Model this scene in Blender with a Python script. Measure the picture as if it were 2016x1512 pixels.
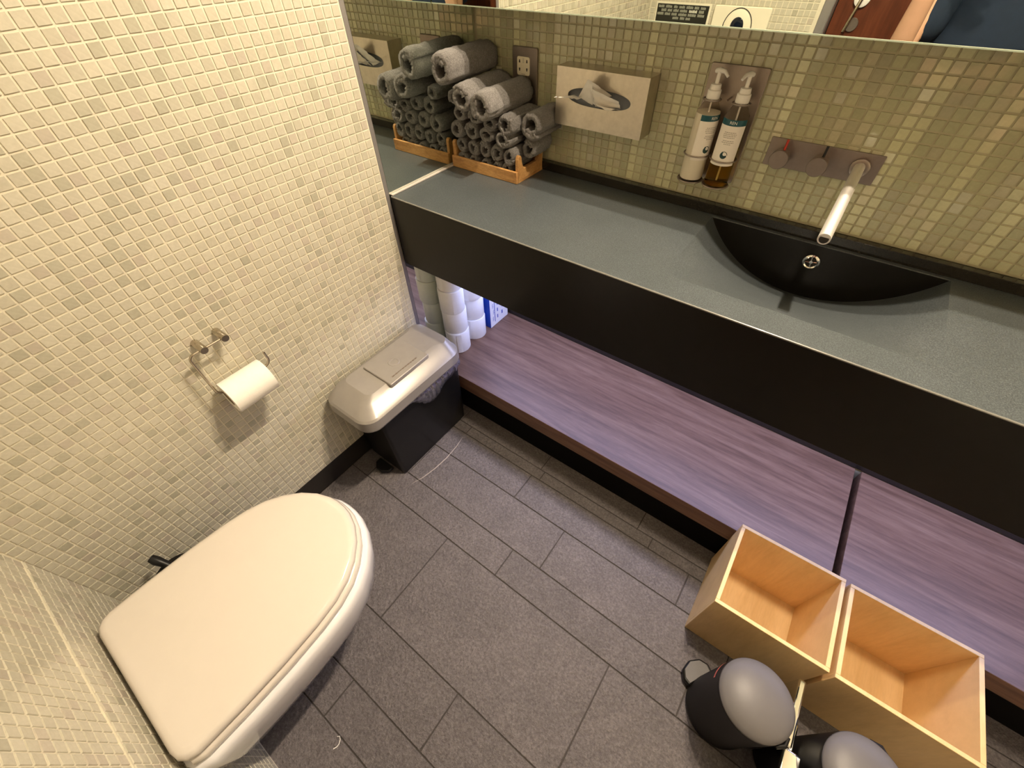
import bpy, bmesh, math, random
from mathutils import Vector, Matrix, noise

# ------------------------------------------------------------------ clear
for o in list(bpy.data.objects):
    bpy.data.objects.remove(o)
SC = bpy.context.scene
COL = SC.collection
PI = math.pi

# ------------------------------------------------------------------ camera
CAM = Vector((1.02543, -1.20385, 1.39949))
RX, ROLL, YAW, FPX = 0.7346, -0.0286, 0.6573, 828.935      # focal length in px of a 2016 px wide frame
ROT = Matrix.Rotation(YAW, 3, 'Z') @ Matrix.Rotation(RX, 3, 'X') @ Matrix.Rotation(ROLL, 3, 'Z')
cd = bpy.data.cameras.new('camera')
cd.sensor_width = 36.0
cd.lens = FPX / 2016 * 36.0
cd.clip_start = 0.01
cam = bpy.data.objects.new('camera', cd)
cam.matrix_world = Matrix.Translation(CAM) @ ROT.to_4x4()
COL.objects.link(cam)
SC.camera = cam

# ------------------------------------------------------------------ world, exposure
w = bpy.data.worlds.new('world'); SC.world = w; w.use_nodes = True
w.node_tree.nodes['Background'].inputs[0].default_value = (1.0, 0.86, 0.66, 1)
w.node_tree.nodes['Background'].inputs[1].default_value = 0.0
SC.view_settings.view_transform = 'Standard'
SC.view_settings.look = 'None'
SC.view_settings.gamma = 1.0
SC.view_settings.use_curve_mapping = False
SC.view_settings.exposure = 0.0
SC.cycles.max_bounces = 14
SC.cycles.diffuse_bounces = 6
SC.cycles.glossy_bounces = 8

# ------------------------------------------------------------------ room sizes (metres)
XR, YF, HC = 2.20, -1.57, 2.40          # right wall, wall behind the toilet, ceiling
ZC, DC, ZB = 0.862, 0.430, 0.643        # counter top, depth, underside
YM, ZM, ZMT = -0.165, 1.2575, HC-0.002      # mirror cabinet front, bottom, top
ZS, ZSB = 0.200, 0.132                  # shelf top and underside

# large lamps: basin downlight, an added one for its mirror bounce, an added door fill (fixtures are built near the end)
WARM = (1.0, 0.82, 0.61)
LAMPS = [((1.05, -0.365), 32, 0.05, WARM), ((1.06, -0.192), 31, 0.04, WARM), ((1.30, -1.10), 1.5, 0.11, WARM)]
def lamp(name, loc, watts, size, col, shape='DISK', sy=None, rot=(0, 0, 0)):
    d = bpy.data.lights.new(name, 'AREA'); d.energy = watts; d.shape = shape; d.size = size; d.color = col
    if sy: d.size_y = sy
    o = bpy.data.objects.new(name, d); o.location = loc; o.rotation_euler = rot; COL.objects.link(o)
    return o
for (p, wt, sz, c) in LAMPS:
    lamp('downlight_and_fill_lamp', (p[0], p[1], HC - 0.012), wt, sz, c)
lamp('under_counter_lamp', (1.1, -0.150, ZB - 0.012), 12, 2.1, (0.53, 0.58, 1.0), 'RECTANGLE', 0.10)

# ------------------------------------------------------------------ mesh helpers
class MB:
    def __init__(self): self.v = []; self.f = []
    def add(self, vs, fs):
        b = len(self.v); self.v += [Vector(p) for p in vs]; self.f += [tuple(b + i for i in q) for q in fs]; return self
    def box(self, x0, x1, y0, y1, z0, z1):
        return self.add([(x0,y0,z0),(x1,y0,z0),(x1,y1,z0),(x0,y1,z0),(x0,y0,z1),(x1,y0,z1),(x1,y1,z1),(x0,y1,z1)],
                        [(0,3,2,1),(4,5,6,7),(0,1,5,4),(1,2,6,5),(2,3,7,6),(3,0,4,7)])
    def quad(self, a, b, c, d): return self.add([a,b,c,d], [(0,1,2,3)])
    def rings(self, rings, cap0=True, cap1=True, closed=True):
        n = len(rings[0]); vs = [p for r in rings for p in r]; fs = []
        for i in range(len(rings) - 1):
            for j in range(n if closed else n - 1):
                k = (j + 1) % n
                fs.append((i*n+j, i*n+k, (i+1)*n+k, (i+1)*n+j))
        if cap0: fs.append(tuple(reversed(range(n))))
        if cap1: fs.append(tuple((len(rings)-1)*n + j for j in range(n)))
        return self.add(vs, fs)
    def lathe(self, prof, c, seg=32, axis='z', cap0=True, cap1=True):
        rs = []
        for r, h in prof:
            ring = []
            for j in range(seg):
                a = 2*PI*j/seg; p, q = r*math.cos(a), r*math.sin(a)
                if axis == 'z': ring.append((c[0]+p, c[1]+q, c[2]+h))
                elif axis == 'y': ring.append((c[0]+p, c[1]+h, c[2]+q))
                else: ring.append((c[0]+h, c[1]+p, c[2]+q))
            rs.append(ring)
        return self.rings(rs, cap0, cap1)
    def tube(self, path, r, seg=12, cap=True, closed=False):
        pts = [Vector(p) for p in path]; n = len(pts); rs = []
        t0 = (pts[1] - pts[0]).normalized()
        up = Vector((0,0,1)) if abs(t0.z) < 0.9 else Vector((1,0,0))
        nrm = t0.cross(up).normalized()
        for i, p in enumerate(pts):
            if closed: t = (pts[(i+1) % n] - pts[i-1]).normalized()
            else: t = (pts[min(i+1, n-1)] - pts[max(i-1, 0)]).normalized()
            nrm = (nrm - t * nrm.dot(t)).normalized(); b = t.cross(nrm)
            rr = r[i] if isinstance(r, (list, tuple)) else r
            rs.append([p + nrm*rr*math.cos(2*PI*j/seg) + b*rr*math.sin(2*PI*j/seg) for j in range(seg)])
        if closed: rs.append(rs[0]); return self.rings(rs, False, False)
        return self.rings(rs, cap, cap)
    def prism(self, poly, axis, a, b):
        """poly: 2D points; axis 'x': (y,z) extruded in x, 'y': (x,z), 'z': (x,y)"""
        def P(p, h): return {'x': (h,p[0],p[1]), 'y': (p[0],h,p[1]), 'z': (p[0],p[1],h)}[axis]
        return self.rings([[P(p, a) for p in poly], [P(p, b) for p in poly]])
    def xf(self, m):
        self.v = [m @ p for p in self.v]; return self

def mesh_from(mb, name, origin, mat, smooth=False, sharp=40, fix=True):
    me = bpy.data.meshes.new(name)
    o = Vector(origin)
    me.from_pydata([p - o for p in mb.v], [], mb.f)
    if fix:
        bm = bmesh.new(); bm.from_mesh(me)
        bmesh.ops.remove_doubles(bm, verts=bm.verts, dist=1e-6)
        bmesh.ops.recalc_face_normals(bm, faces=bm.faces); bm.to_mesh(me); bm.free()
    me.materials.append(mat)
    if smooth:
        for p in me.polygons: p.use_smooth = True
        me.set_sharp_from_angle(angle=math.radians(sharp))
    return me

def link(name, me, parent=None, loc=(0,0,0)):
    o = bpy.data.objects.new(name, me); COL.objects.link(o); o.location = loc
    if parent: o.parent = parent
    return o
def tag(o, label=None, cat=None, group=None, kind=None):
    for k, v in (('label', label), ('category', cat), ('group', group), ('kind', kind)):
        if v: o[k] = v
    return o
def wloc(o):
    p = Vector(o.location)
    while o.parent: o = o.parent; p = p + Vector(o.location)
    return p
def thing(name, label, cat, loc, group=None):
    o = bpy.data.objects.new(name, None); COL.objects.link(o); o.location = loc; o.empty_display_size = 0.02
    return tag(o, label, cat, group)
def bevel(o, wd, seg=2, ang=35):
    m = o.modifiers.new('bevel', 'BEVEL'); m.width = wd; m.segments = seg; m.limit_method = 'ANGLE'; m.angle_limit = math.radians(ang)
    for p in o.data.polygons: p.use_smooth = True
    o.data.set_sharp_from_angle(angle=math.radians(50))
    return o
def part(name, mb, mat, root, smooth=False, bev=0, sharp=40, label=None, kind=None, seg=2):
    me = mesh_from(mb, name, wloc(root), mat, smooth, sharp)
    o = link(name, me, root)
    if bev: bevel(o, bev, seg)
    return tag(o, label, None, None, kind)
def solo(name, mb, mat, label, cat, loc, group=None, smooth=False, bev=0, kind=None, sharp=40):
    o = link(name, mesh_from(mb, name, loc, mat, smooth, sharp), None, loc)
    if bev: bevel(o, bev)
    return tag(o, label, cat, group, kind)
def copy_tree(o, parent=None):
    c = o.copy(); COL.objects.link(c); c.parent = parent
    for ch in o.children: copy_tree(ch, c)
    return c
def text_mb(s, size):
    cu = bpy.data.curves.new('t', 'FONT'); cu.body = s; cu.size = size; cu.align_x = 'CENTER'; cu.align_y = 'CENTER'; cu.resolution_u = 3
    ob = bpy.data.objects.new('t', cu); COL.objects.link(ob)
    dg = bpy.context.evaluated_depsgraph_get(); me = bpy.data.meshes.new_from_object(ob.evaluated_get(dg))
    mb = MB(); mb.add([tuple(v.co) for v in me.vertices], [tuple(p.vertices) for p in me.polygons])
    bpy.data.objects.remove(ob); bpy.data.curves.remove(cu); bpy.data.meshes.remove(me)
    return mb
def proj(p):
    v = ROT.transposed() @ (Vector(p) - CAM)
    if v.z > -0.02: return None
    return (1008 + FPX*v.x/-v.z, 756 - FPX*v.y/-v.z)

# ------------------------------------------------------------------ materials
def base_mat(name, col, rough=0.5, metal=0.0, spec=0.5, coat=0.0, coat_rough=0.05):
    m = bpy.data.materials.new(name); m.use_nodes = True
    b = m.node_tree.nodes['Principled BSDF']
    b.inputs['Base Color'].default_value = (*col, 1); b.inputs['Roughness'].default_value = rough
    b.inputs['Metallic'].default_value = metal; b.inputs['Specular IOR Level'].default_value = spec
    b.inputs['Coat Weight'].default_value = coat; b.inputs['Coat Roughness'].default_value = coat_rough
    return m, m.node_tree, b
def coords(nt, scale=(1,1,1), kind='Object'):
    tc = nt.nodes.new('ShaderNodeTexCoord'); mp = nt.nodes.new('ShaderNodeMapping')
    mp.inputs['Scale'].default_value = scale; nt.links.new(tc.outputs[kind], mp.inputs[0]); return mp.outputs[0]
def noise_tex(nt, vec, scale, detail=4, rough=0.6, dist=0.0):
    n = nt.nodes.new('ShaderNodeTexNoise'); n.inputs['Scale'].default_value = scale; n.inputs['Detail'].default_value = detail
    n.inputs['Roughness'].default_value = rough; n.inputs['Distortion'].default_value = dist
    nt.links.new(vec, n.inputs['Vector']); return n.outputs['Fac']
def ramp(nt, fac, stops):
    r = nt.nodes.new('ShaderNodeValToRGB'); e = r.color_ramp.elements
    while len(e) < len(stops): e.new(0.5)
    for i, (p, c) in enumerate(stops): e[i].position = p; e[i].color = (*c, 1)
    nt.links.new(fac, r.inputs[0]); return r.outputs[0]
def bump(nt, b, fac, strength, dist=0.001):
    n = nt.nodes.new('ShaderNodeBump'); n.inputs['Strength'].default_value = strength; n.inputs['Distance'].default_value = dist
    nt.links.new(fac, n.inputs['Height']); nt.links.new(n.outputs[0], b.inputs['Normal'])
def mixrgb(nt, a, b, fac, mode='MIX'):
    m = nt.nodes.new('ShaderNodeMix'); m.data_type = 'RGBA'; m.blend_type = mode
    for s, i in ((a, 6), (b, 7)):
        if isinstance(s, tuple): m.inputs[i].default_value = (*s, 1)
        else: nt.links.new(s, m.inputs[i])
    if isinstance(fac, (int, float)): m.inputs[0].default_value = fac
    else: nt.links.new(fac, m.inputs[0])
    return m.outputs[2]
def plain(name, col, rough=0.5, metal=0.0, spec=0.5, coat=0.0, var=0.06, vscale=30, bmp=0.0, bscale=200):
    m, nt, b = base_mat(name, col, rough, metal, spec, coat)
    v = coords(nt); f = noise_tex(nt, v, vscale)
    nt.links.new(ramp(nt, f, [(0.25, tuple(c*(1-var) for c in col)), (0.75, tuple(min(1, c*(1+var)) for c in col))]), b.inputs['Base Color'])
    if bmp: bump(nt, b, noise_tex(nt, v, bscale, 3), bmp)
    return m
def wood(name, dark, mid, light, scale=(1, 14, 14), rough=0.35, coat=0.0, s=3.0, spec=0.5, fine=0.7):
    m, nt, b = base_mat(name, mid, rough, 0, spec, coat)
    v = coords(nt, scale)
    f1 = noise_tex(nt, v, s, 8, 0.62, 0.6); f2 = noise_tex(nt, coords(nt, tuple(c*3 for c in scale)), s*2.2, 6, 0.7, 0.3)
    c1 = ramp(nt, f1, [(0.30, dark), (0.5, mid), (0.70, light)])
    c2 = ramp(nt, f2, [(0.35, (0.62, 0.58, 0.55)), (0.6, (1, 1, 1))])
    nt.links.new(mixrgb(nt, c1, c2, fine, 'MULTIPLY'), b.inputs['Base Color'])
    bump(nt, b, f2, 0.12, 0.0006)
    return m
def tile_mat(name, rough, coat, spec=0.5, bp=0.10):
    m, nt, b = base_mat(name, (0.6, 0.55, 0.4), rough, 0, spec, coat, 0.03)
    a = nt.nodes.new('ShaderNodeAttribute'); a.attribute_name = 'tone'
    f = noise_tex(nt, coords(nt), 160, 3)
    c = mixrgb(nt, a.outputs['Color'], ramp(nt, f, [(0.3, (0.90, 0.90, 0.88)), (0.7, (1, 1, 1))]), 1.0, 'MULTIPLY')
    nt.links.new(c, b.inputs['Base Color'])
    bump(nt, b, noise_tex(nt, coords(nt), 260, 2), bp, 0.0005)
    return m

M = {}
M['tile_left'] = tile_mat('mosaic_cream', 0.22, 0.25)
M['tile_back'] = tile_mat('mosaic_olive_cream', 0.10, 1.0, 0.5, 0.02)
M['grout_light'] = plain('grout_light', (0.67, 0.625, 0.50), 0.6, bmp=0.2, bscale=500)
M['grout_dark'] = plain('grout_dark', (0.44, 0.41, 0.27), 0.7, bmp=0.2, bscale=500)
M['plaster'] = plain('ceiling_paint', (0.86, 0.82, 0.74), 0.8, var=0.02)
M['cream_wall'] = plain('cream_wall', (0.80, 0.74, 0.60), 0.5, var=0.06, vscale=8)
M['floor_grout'] = plain('floor_grout', (0.050, 0.043, 0.040), 0.8)
M['black_base'] = plain('black_baseboard', (0.018, 0.015, 0.013), 0.35)
M['black_void'] = plain('shade_black', (0.004, 0.0036, 0.0033), 0.8, spec=0.1)
M['ceramic'] = plain('white_ceramic', (0.80, 0.79, 0.81), 0.08, var=0.01, coat=0.6)
M['seat'] = plain('toilet_seat_plastic', (0.66, 0.61, 0.555), 0.16, var=0.01, coat=0.2)
M['chrome'] = plain('polished_chrome', (0.86, 0.86, 0.85), 0.06, 1.0, var=0.01)
M['brushed'] = plain('brushed_steel', (0.62, 0.57, 0.50), 0.30, 1.0, var=0.10, vscale=60)
M['taupe_steel'] = plain('brushed_dark_nickel', (0.33, 0.28, 0.25), 0.38, 0.9, var=0.06, vscale=80)
M['nickel'] = plain('satin_nickel', (0.50, 0.45, 0.37), 0.24, 1.0, var=0.04)
M['black_plastic'] = plain('black_plastic', (0.008, 0.0075, 0.0075), 0.36, spec=0.25, var=0.1)
M['black_matte'] = plain('black_matte_steel', (0.009, 0.008, 0.008), 0.42, spec=0.25, var=0.1)
M['silver_lid'] = plain('silver_grey_plastic', (0.33, 0.31, 0.29), 0.36, 0.35, var=0.04, bmp=0.05, bscale=900)
M['grey_lid'] = plain('grey_lid', (0.125, 0.118, 0.120), 0.45, 0.0, spec=0.35, var=0.02)
M['pad'] = plain('pedal_pad_rubber', (0.09, 0.084, 0.084), 0.55, var=0.1)
M['spout'] = plain('polished_spout', (0.97, 0.95, 0.93), 0.55, 1.0, var=0.01)
M['edge'] = plain('stone_edge_glint', (0.16, 0.16, 0.15), 0.22, spec=1.0, coat=1.0, var=0.05)  # glint of the front edge partly put into the lighter stone colour
M['core_grey'] = plain('chrome_plate', (0.62, 0.62, 0.58), 0.12, 1.0, var=0.02)
M['paper'] = plain('paper', (0.88, 0.85, 0.80), 0.9, var=0.03, vscale=60, bmp=0.25, bscale=350)
M['paper_cool'] = plain('paper_roll', (0.88, 0.88, 0.88), 0.9, var=0.03, vscale=60, bmp=0.3, bscale=300)
M['card'] = plain('cardboard_core', (0.40, 0.31, 0.21), 0.9)
M['white_plastic'] = plain('white_plastic', (0.86, 0.84, 0.80), 0.3, var=0.01)
M['socket_insert'] = plain('socket_insert', (0.82, 0.76, 0.60), 0.35, var=0.01)
M['slot'] = plain('socket_slot', (0.012, 0.010, 0.008), 0.6)
M['print_grey'] = plain('print_grey', (0.34, 0.31, 0.27), 0.6)
M['teal'] = plain('teal_band', (0.004, 0.075, 0.095), 0.4, var=0.05)
M['dark_teal'] = plain('dark_teal_print', (0.010, 0.045, 0.045), 0.5)
M['label'] = plain('white_label', (0.84, 0.79, 0.72), 0.45, var=0.01)
M['lotion'] = plain('white_lotion', (0.84, 0.80, 0.70), 0.4, var=0.01, coat=0.4)
M['tissue_card'] = plain('tissue_carton_grey', (0.20, 0.22, 0.25), 0.7)
M['red'] = plain('red_mark', (0.42, 0.03, 0.012), 0.4)
M['pink_print'] = plain('red_print', (0.80, 0.20, 0.15), 0.5)
M['black_mark'] = plain('black_mark', (0.01, 0.01, 0.01), 0.4)
M['sign_black'] = plain('sign_black', (0.018, 0.018, 0.014), 0.35)
M['sign_print'] = plain('sign_print', (0.30, 0.31, 0.26), 0.5)
M['sign_print_light'] = plain('sign_print_light', (0.68, 0.68, 0.60), 0.5)
M['flush'] = plain('cream_flush_plate', (0.80, 0.76, 0.62), 0.28, var=0.01, coat=0.3)
M['lens'] = plain('dark_lens', (0.006, 0.010, 0.020), 0.08)
M['sealant'] = plain('white_sealant', (0.46, 0.42, 0.39), 0.4, var=0.04)
M['trim_grey'] = plain('grey_edge_trim', (0.34, 0.32, 0.32), 0.4, 0.6, var=0.04)
M['blue_card'] = plain('blue_carton', (0.006, 0.07, 0.55), 0.4, var=0.15, vscale=12)
M['white_card'] = plain('white_carton', (0.86, 0.87, 0.92), 0.45, var=0.01)
M['blue_print'] = plain('blue_print', (0.10, 0.13, 0.50), 0.5)
M['scratch'] = plain('scratch_mark', (0.42, 0.37, 0.33), 0.8)
M['glass_edge'] = plain('green_glass_edge', (0.42, 0.50, 0.40), 0.15, var=0.03)
M['cab_side'] = plain('cabinet_body', (0.24, 0.22, 0.18), 0.5)
M['skin'] = plain('skin', (0.62, 0.36, 0.24), 0.5, var=0.05)
M['shirt'] = plain('navy_shirt', (0.004, 0.014, 0.036), 0.85, var=0.15, vscale=40, bmp=0.3, bscale=400)
M['trousers'] = plain('dark_trousers', (0.020, 0.020, 0.026), 0.9)
M['hair'] = plain('brown_hair', (0.035, 0.020, 0.012), 0.6)
M['shoe'] = plain('dark_shoe', (0.02, 0.018, 0.016), 0.5)
M['walnut'] = wood('walnut_board', (0.105, 0.054, 0.034), (0.18, 0.098, 0.064), (0.25, 0.15, 0.102), (1.1, 13, 13), 0.42, 0.0, 3.0, 0.5, 0.45)
M['bamboo'] = wood('bamboo', (0.66, 0.445, 0.20), (0.74, 0.52, 0.25), (0.80, 0.58, 0.30), (9, 1.5, 1.5), 0.45, 0.0, 2.0, 0.5, 0.2)
M['tray_wood'] = wood('oak_tray', (0.36, 0.17, 0.055), (0.52, 0.28, 0.095), (0.62, 0.36, 0.14), (4, 14, 14), 0.5)
M['door_wood'] = wood('mahogany_door', (0.060, 0.014, 0.006), (0.105, 0.026, 0.010), (0.15, 0.042, 0.018), (10, 10, 1), 0.35, 0.2, 2.0)

def m_mirror():
    m, nt, b = base_mat('silver_mirror', (0.86, 0.90, 0.84), 0.0, 1.0)
    f = noise_tex(nt, coords(nt), 3)
    nt.links.new(ramp(nt, f, [(0.3, (0.84, 0.89, 0.82)), (0.7, (0.87, 0.91, 0.85))]), b.inputs['Base Color'])
    return m
M['mirror'] = m_mirror()
def m_stone():
    m, nt, b = base_mat('honed_dark_granite', (0.1, 0.1, 0.1), 0.34, 0, 0.5)
    v = coords(nt)
    f = noise_tex(nt, v, 430, 4, 0.75); g = noise_tex(nt, v, 9, 4)
    c = ramp(nt, f, [(0.30, (0.026, 0.032, 0.036)), (0.5, (0.062, 0.073, 0.080)), (0.72, (0.135, 0.152, 0.160))])
    nt.links.new(mixrgb(nt, c, ramp(nt, g, [(0.3, (0.86, 0.87, 0.86)), (0.7, (1, 1, 1))]), 1.0, 'MULTIPLY'), b.inputs['Base Color'])
    bump(nt, b, f, 0.10, 0.0004)
    return m
M['stone'] = m_stone()
M['stone_polished'] = plain('polished_black_stone', (0.016, 0.014, 0.010), 0.14, var=0.15, vscale=300)
M['stone_shaded'] = plain('shaded_counter_stone', (0.010, 0.009, 0.0075), 0.30, spec=0.22, var=0.1, vscale=40)  # counter stone darkened: shade on its upright faces put into the colour
def m_floor():
    m, nt, b = base_mat('slate_floor_tile', (0.1, 0.09, 0.085), 0.42, 0, 0.5)
    v = coords(nt)
    oi = nt.nodes.new('ShaderNodeObjectInfo')
    f = noise_tex(nt, v, 190, 5, 0.65); g = noise_tex(nt, v, 14, 4)
    c = ramp(nt, f, [(0.28, (0.070, 0.061, 0.062)), (0.50, (0.122, 0.108, 0.110)), (0.75, (0.205, 0.186, 0.188))])
    c = mixrgb(nt, c, ramp(nt, g, [(0.3, (0.84, 0.84, 0.84)), (0.7, (1.06, 1.06, 1.06))]), 1.0, 'MULTIPLY')
    c = mixrgb(nt, c, ramp(nt, oi.outputs['Random'], [(0.0, (0.90, 0.90, 0.90)), (1.0, (1.08, 1.08, 1.08))]), 1.0, 'MULTIPLY')
    nt.links.new(c, b.inputs['Base Color'])
    bump(nt, b, noise_tex(nt, v, 95, 5, 0.65), 1.0, 0.006)
    return m
M['floor_tile'] = m_floor()
def m_towel():
    m, nt, b = base_mat('charcoal_terry', (0.05, 0.045, 0.042), 1.0, 0, 0.1)
    v = coords(nt); f = noise_tex(nt, v, 300, 4, 0.8); g = noise_tex(nt, v, 60, 3)
    c = ramp(nt, f, [(0.30, (0.085, 0.078, 0.074)), (0.5, (0.19, 0.178, 0.17)), (0.72, (0.40, 0.385, 0.37))])
    nt.links.new(mixrgb(nt, c, ramp(nt, g, [(0.3, (0.8, 0.8, 0.8)), (0.7, (1, 1, 1))]), 1.0, 'MULTIPLY'), b.inputs['Base Color'])
    b.inputs['Sheen Weight'].default_value = 0.35
    bump(nt, b, f, 1.0, 0.004)
    return m
M['towel'] = m_towel()
def m_glass(name, col, rough=0.03, ior=1.35):
    m, nt, b = base_mat(name, col, rough)
    b.inputs['Transmission Weight'].default_value = 1.0; b.inputs['IOR'].default_value = ior
    f = noise_tex(nt, coords(nt), 5)
    nt.links.new(ramp(nt, f, [(0.3, tuple(c*0.97 for c in col)), (0.7, col)]), b.inputs['Base Color'])
    return m
M['amber'] = m_glass('amber_gel', (0.70, 0.52, 0.14), 0.03, 1.15)
M['clear'] = m_glass('clear_plastic', (0.93, 0.91, 0.85), 0.02, 1.04)
M['frost'] = m_glass('frosted_plastic', (0.92, 0.88, 0.80), 0.15, 1.04)
M['bag'] = plain('clear_bin_liner', (0.30, 0.30, 0.36), 0.10, 0.8, var=0.25, vscale=90, bmp=0.9, bscale=120)
def m_emit(name, col, s):
    m, nt, b = base_mat(name, col)
    b.inputs['Emission Color'].default_value = (*col, 1); b.inputs['Emission Strength'].default_value = s
    f = noise_tex(nt, coords(nt), 3); nt.links.new(ramp(nt, f, [(0, col), (1, col)]), b.inputs['Base Color'])
    return m
M['lamp_glow'] = m_emit('downlight_glow', (1.0, 0.85, 0.62), 9)
M['led_glow'] = m_emit('led_glow', (0.70, 0.72, 1.0), 10)

# ================================================================== LARGE STRUCTURE
rng = random.Random(7)
# ---- floor: slab with real tiles laid in rows of mixed width
fl = solo('floor', MB().box(-0.06, XR+0.06, -1.80, 0.06, -0.05, -0.003), M['floor_grout'],
          'dark slate tiled floor laid in rows of mixed width', 'floor', (0, 0, -0.05), kind='structure')
rows = [0.0, -0.15, -0.30, -0.490, -0.530, -0.6414, -0.7941, -0.8938, -1.1925, -1.340, -1.440, -1.590, -1.70]
cuts = {3: [0.26, 0.62, 1.05, 1.55], 2: [0.2, 0.6, 0.9937, 1.5], 4: [0.5862, 1.1889, 1.75], 5: [0.20, 0.7982, 1.36, 1.9],
        6: [0.084, 0.6947, 1.2923, 1.85], 7: [0.4929, 1.1004, 1.70], 8: [0.20, 0.8031, 1.40, 2.0], 9: [0.55, 1.15, 1.75]}
for i in range(len(rows) - 1):
    y1, y0 = rows[i], rows[i+1]
    xs = [0.0] + cuts.get(i, [0.3, 0.9, 1.5]) + [XR]
    for a, b in zip(xs[:-1], xs[1:]):
        g = 0.0016
        mb = MB().box(a+g, b-g, y0+g, y1-g, -0.02, 0.0)
        o = link('floor_tile', mesh_from(mb, 'floor_tile', (0, 0, -0.05), M['floor_tile']), fl)
        bevel(o, 0.0012, 2)
# scuff mark on the floor beside the sanitary bin
sp = [(0.262, -0.548), (0.272, -0.60), (0.276, -0.66), (0.272, -0.72), (0.262, -0.775), (0.246, -0.82)]
mb = MB(); wv = [0.0004, 0.0011, 0.0017, 0.0016, 0.0013, 0.0004]
for (p, q, wa, wb) in zip(sp[:-1], sp[1:], wv[:-1], wv[1:]):
    mb.add([(p[0]-wa, p[1], 0.0004), (p[0]+wa, p[1], 0.0004), (q[0]+wb, q[1], 0.0004), (q[0]-wb, q[1], 0.0004)], [(0, 1, 2, 3)])
part('scuff_mark', mb, M['scratch'], fl)

solo('ceiling', MB().box(-0.06, XR+0.06, -1.80, 0.06, HC, HC+0.05), M['plaster'], 'plain off-white ceiling above the vanity', 'ceiling', (0, 0, HC), kind='structure')

# ---- mosaic walls
PT, TS, TD = 0.022, 0.0098, 0.0040       # pitch, half tile, depth of a tile
def palette(kind, r, colf=1.0):
    k = r.random()
    if kind == 'left':
        if k < 0.10: c = (0.450, 0.430, 0.345)
        elif k < 0.18: c = (0.515, 0.468, 0.395)
        else:
            t = r.random(); c = (0.535+0.04*t, 0.505+0.04*t, 0.412+0.04*t)
        f = r.uniform(0.97, 1.03)
    else:
        if k < 0.05: c = (0.64, 0.64, 0.49)
        elif k < 0.22: c = (0.545, 0.520, 0.360)
        else: c = (0.535, 0.535, 0.345)
        f = r.uniform(0.97, 1.03) * colf
    return tuple(min(0.9, x*f) for x in c)
def tile_geo(r, tilt=0.00035, ch=0.0008):
    """unit tile in local (u, v, n): n is the outward normal"""
    j = [r.uniform(-tilt, tilt) for _ in range(3)]
    base = [(-TS, -TS), (TS, -TS), (TS, TS), (-TS, TS)]
    vs = [(u, v, -TD) for u, v in base]
    s = TS - ch
    for u, v in [(-s, -s), (s, -s), (s, s), (-s, s)]:
        vs.append((u, v, (u*j[0] + v*j[1])/TS*1.0))
    fs = [(4, 5, 6, 7), (0, 1, 5, 4), (1, 2, 6, 5), (2, 3, 7, 6), (3, 0, 4, 7)]
    return vs, fs
def tone(me, cols):
    at = me.color_attributes.new('tone', 'FLOAT_COLOR', 'POINT')
    flat = []
    for c in cols: flat += [c[0], c[1], c[2], 1.0]
    at.data.foreach_set('color', flat)
def mosaic(wall, kind, mat, centres, frame, seed, colf=None):
    """centres: list of (u, v, column); frame(u, v, n) -> world; the 300 that show largest become own parts"""
    r = random.Random(seed)
    org = wloc(wall)
    scored = []
    for i, (u, v, c) in enumerate(centres):
        q = [proj(frame(u+a, v+b, 0)) for a, b in ((-TS, -TS), (TS, -TS), (TS, TS), (-TS, TS))]
        area = 0
        if all(q):
            ok = all(0 <= p[0] <= 2016 and 0 <= p[1] <= 1512 for p in q)
            if ok: area = abs(sum(q[k][0]*q[(k+1) % 4][1] - q[(k+1) % 4][0]*q[k][1] for k in range(4)))/2
        scored.append((area, i))
    big = set(i for a, i in sorted(scored, reverse=True)[:300])
    protos = {}
    tl = 0.00008 if kind == 'back' else 0.00035
    for tn in (sorted(set(colf)) if colf else [1.0]):
        protos[tn] = []
        for k in range(8 if colf else 28):
            vs, fs = tile_geo(r, tl)
            me = bpy.data.meshes.new('tile')
            f0 = frame(0, 0, 0)
            me.from_pydata([Vector(frame(*p)) - Vector(f0) for p in vs], [], fs)
            me.materials.append(mat); tone(me, [palette(kind, r, tn)]*len(vs)); protos[tn].append(me)
    V, F, T = [], [], []
    for i, (u, v, c) in enumerate(centres):
        if i in big:
            link('tile', r.choice(protos[colf[c] if colf else 1.0]), wall, Vector(frame(u, v, 0)) - org)
            continue
        vs, fs = tile_geo(r, tl); b = len(V)
        col = palette(kind, r, colf[c] if colf else 1.0)
        V += [Vector(frame(u+p[0], v+p[1], p[2])) - org for p in vs]; F += [tuple(b+k for k in q) for q in fs]; T += [col]*8
    me = bpy.data.meshes.new('mosaic_tiles'); me.from_pydata(V, [], F); me.materials.append(mat); tone(me, T)
    tag(link('mosaic_tiles', me, wall), kind='stuff')

GAP = 0.0016                              # grout sits this far behind the tile faces
# left wall, normal +x, ends where the side mirror starts
wl = solo('wall_left', MB().box(-0.06, -GAP, -1.60, -0.446, 0.0, HC), M['grout_light'], 'cream glass mosaic wall beside the toilet with pale grout', 'wall', (-0.03, -1.0, 0), kind='structure')
cen = [(YF + PT*(i+0.5), 0.0955 + PT*(k+0.5), i) for i in range(int((1.57-0.446)/PT)) for k in range(104)]
mosaic(wl, 'left', M['tile_left'], cen, lambda u, v, n: (n, u, v), 11)
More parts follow.
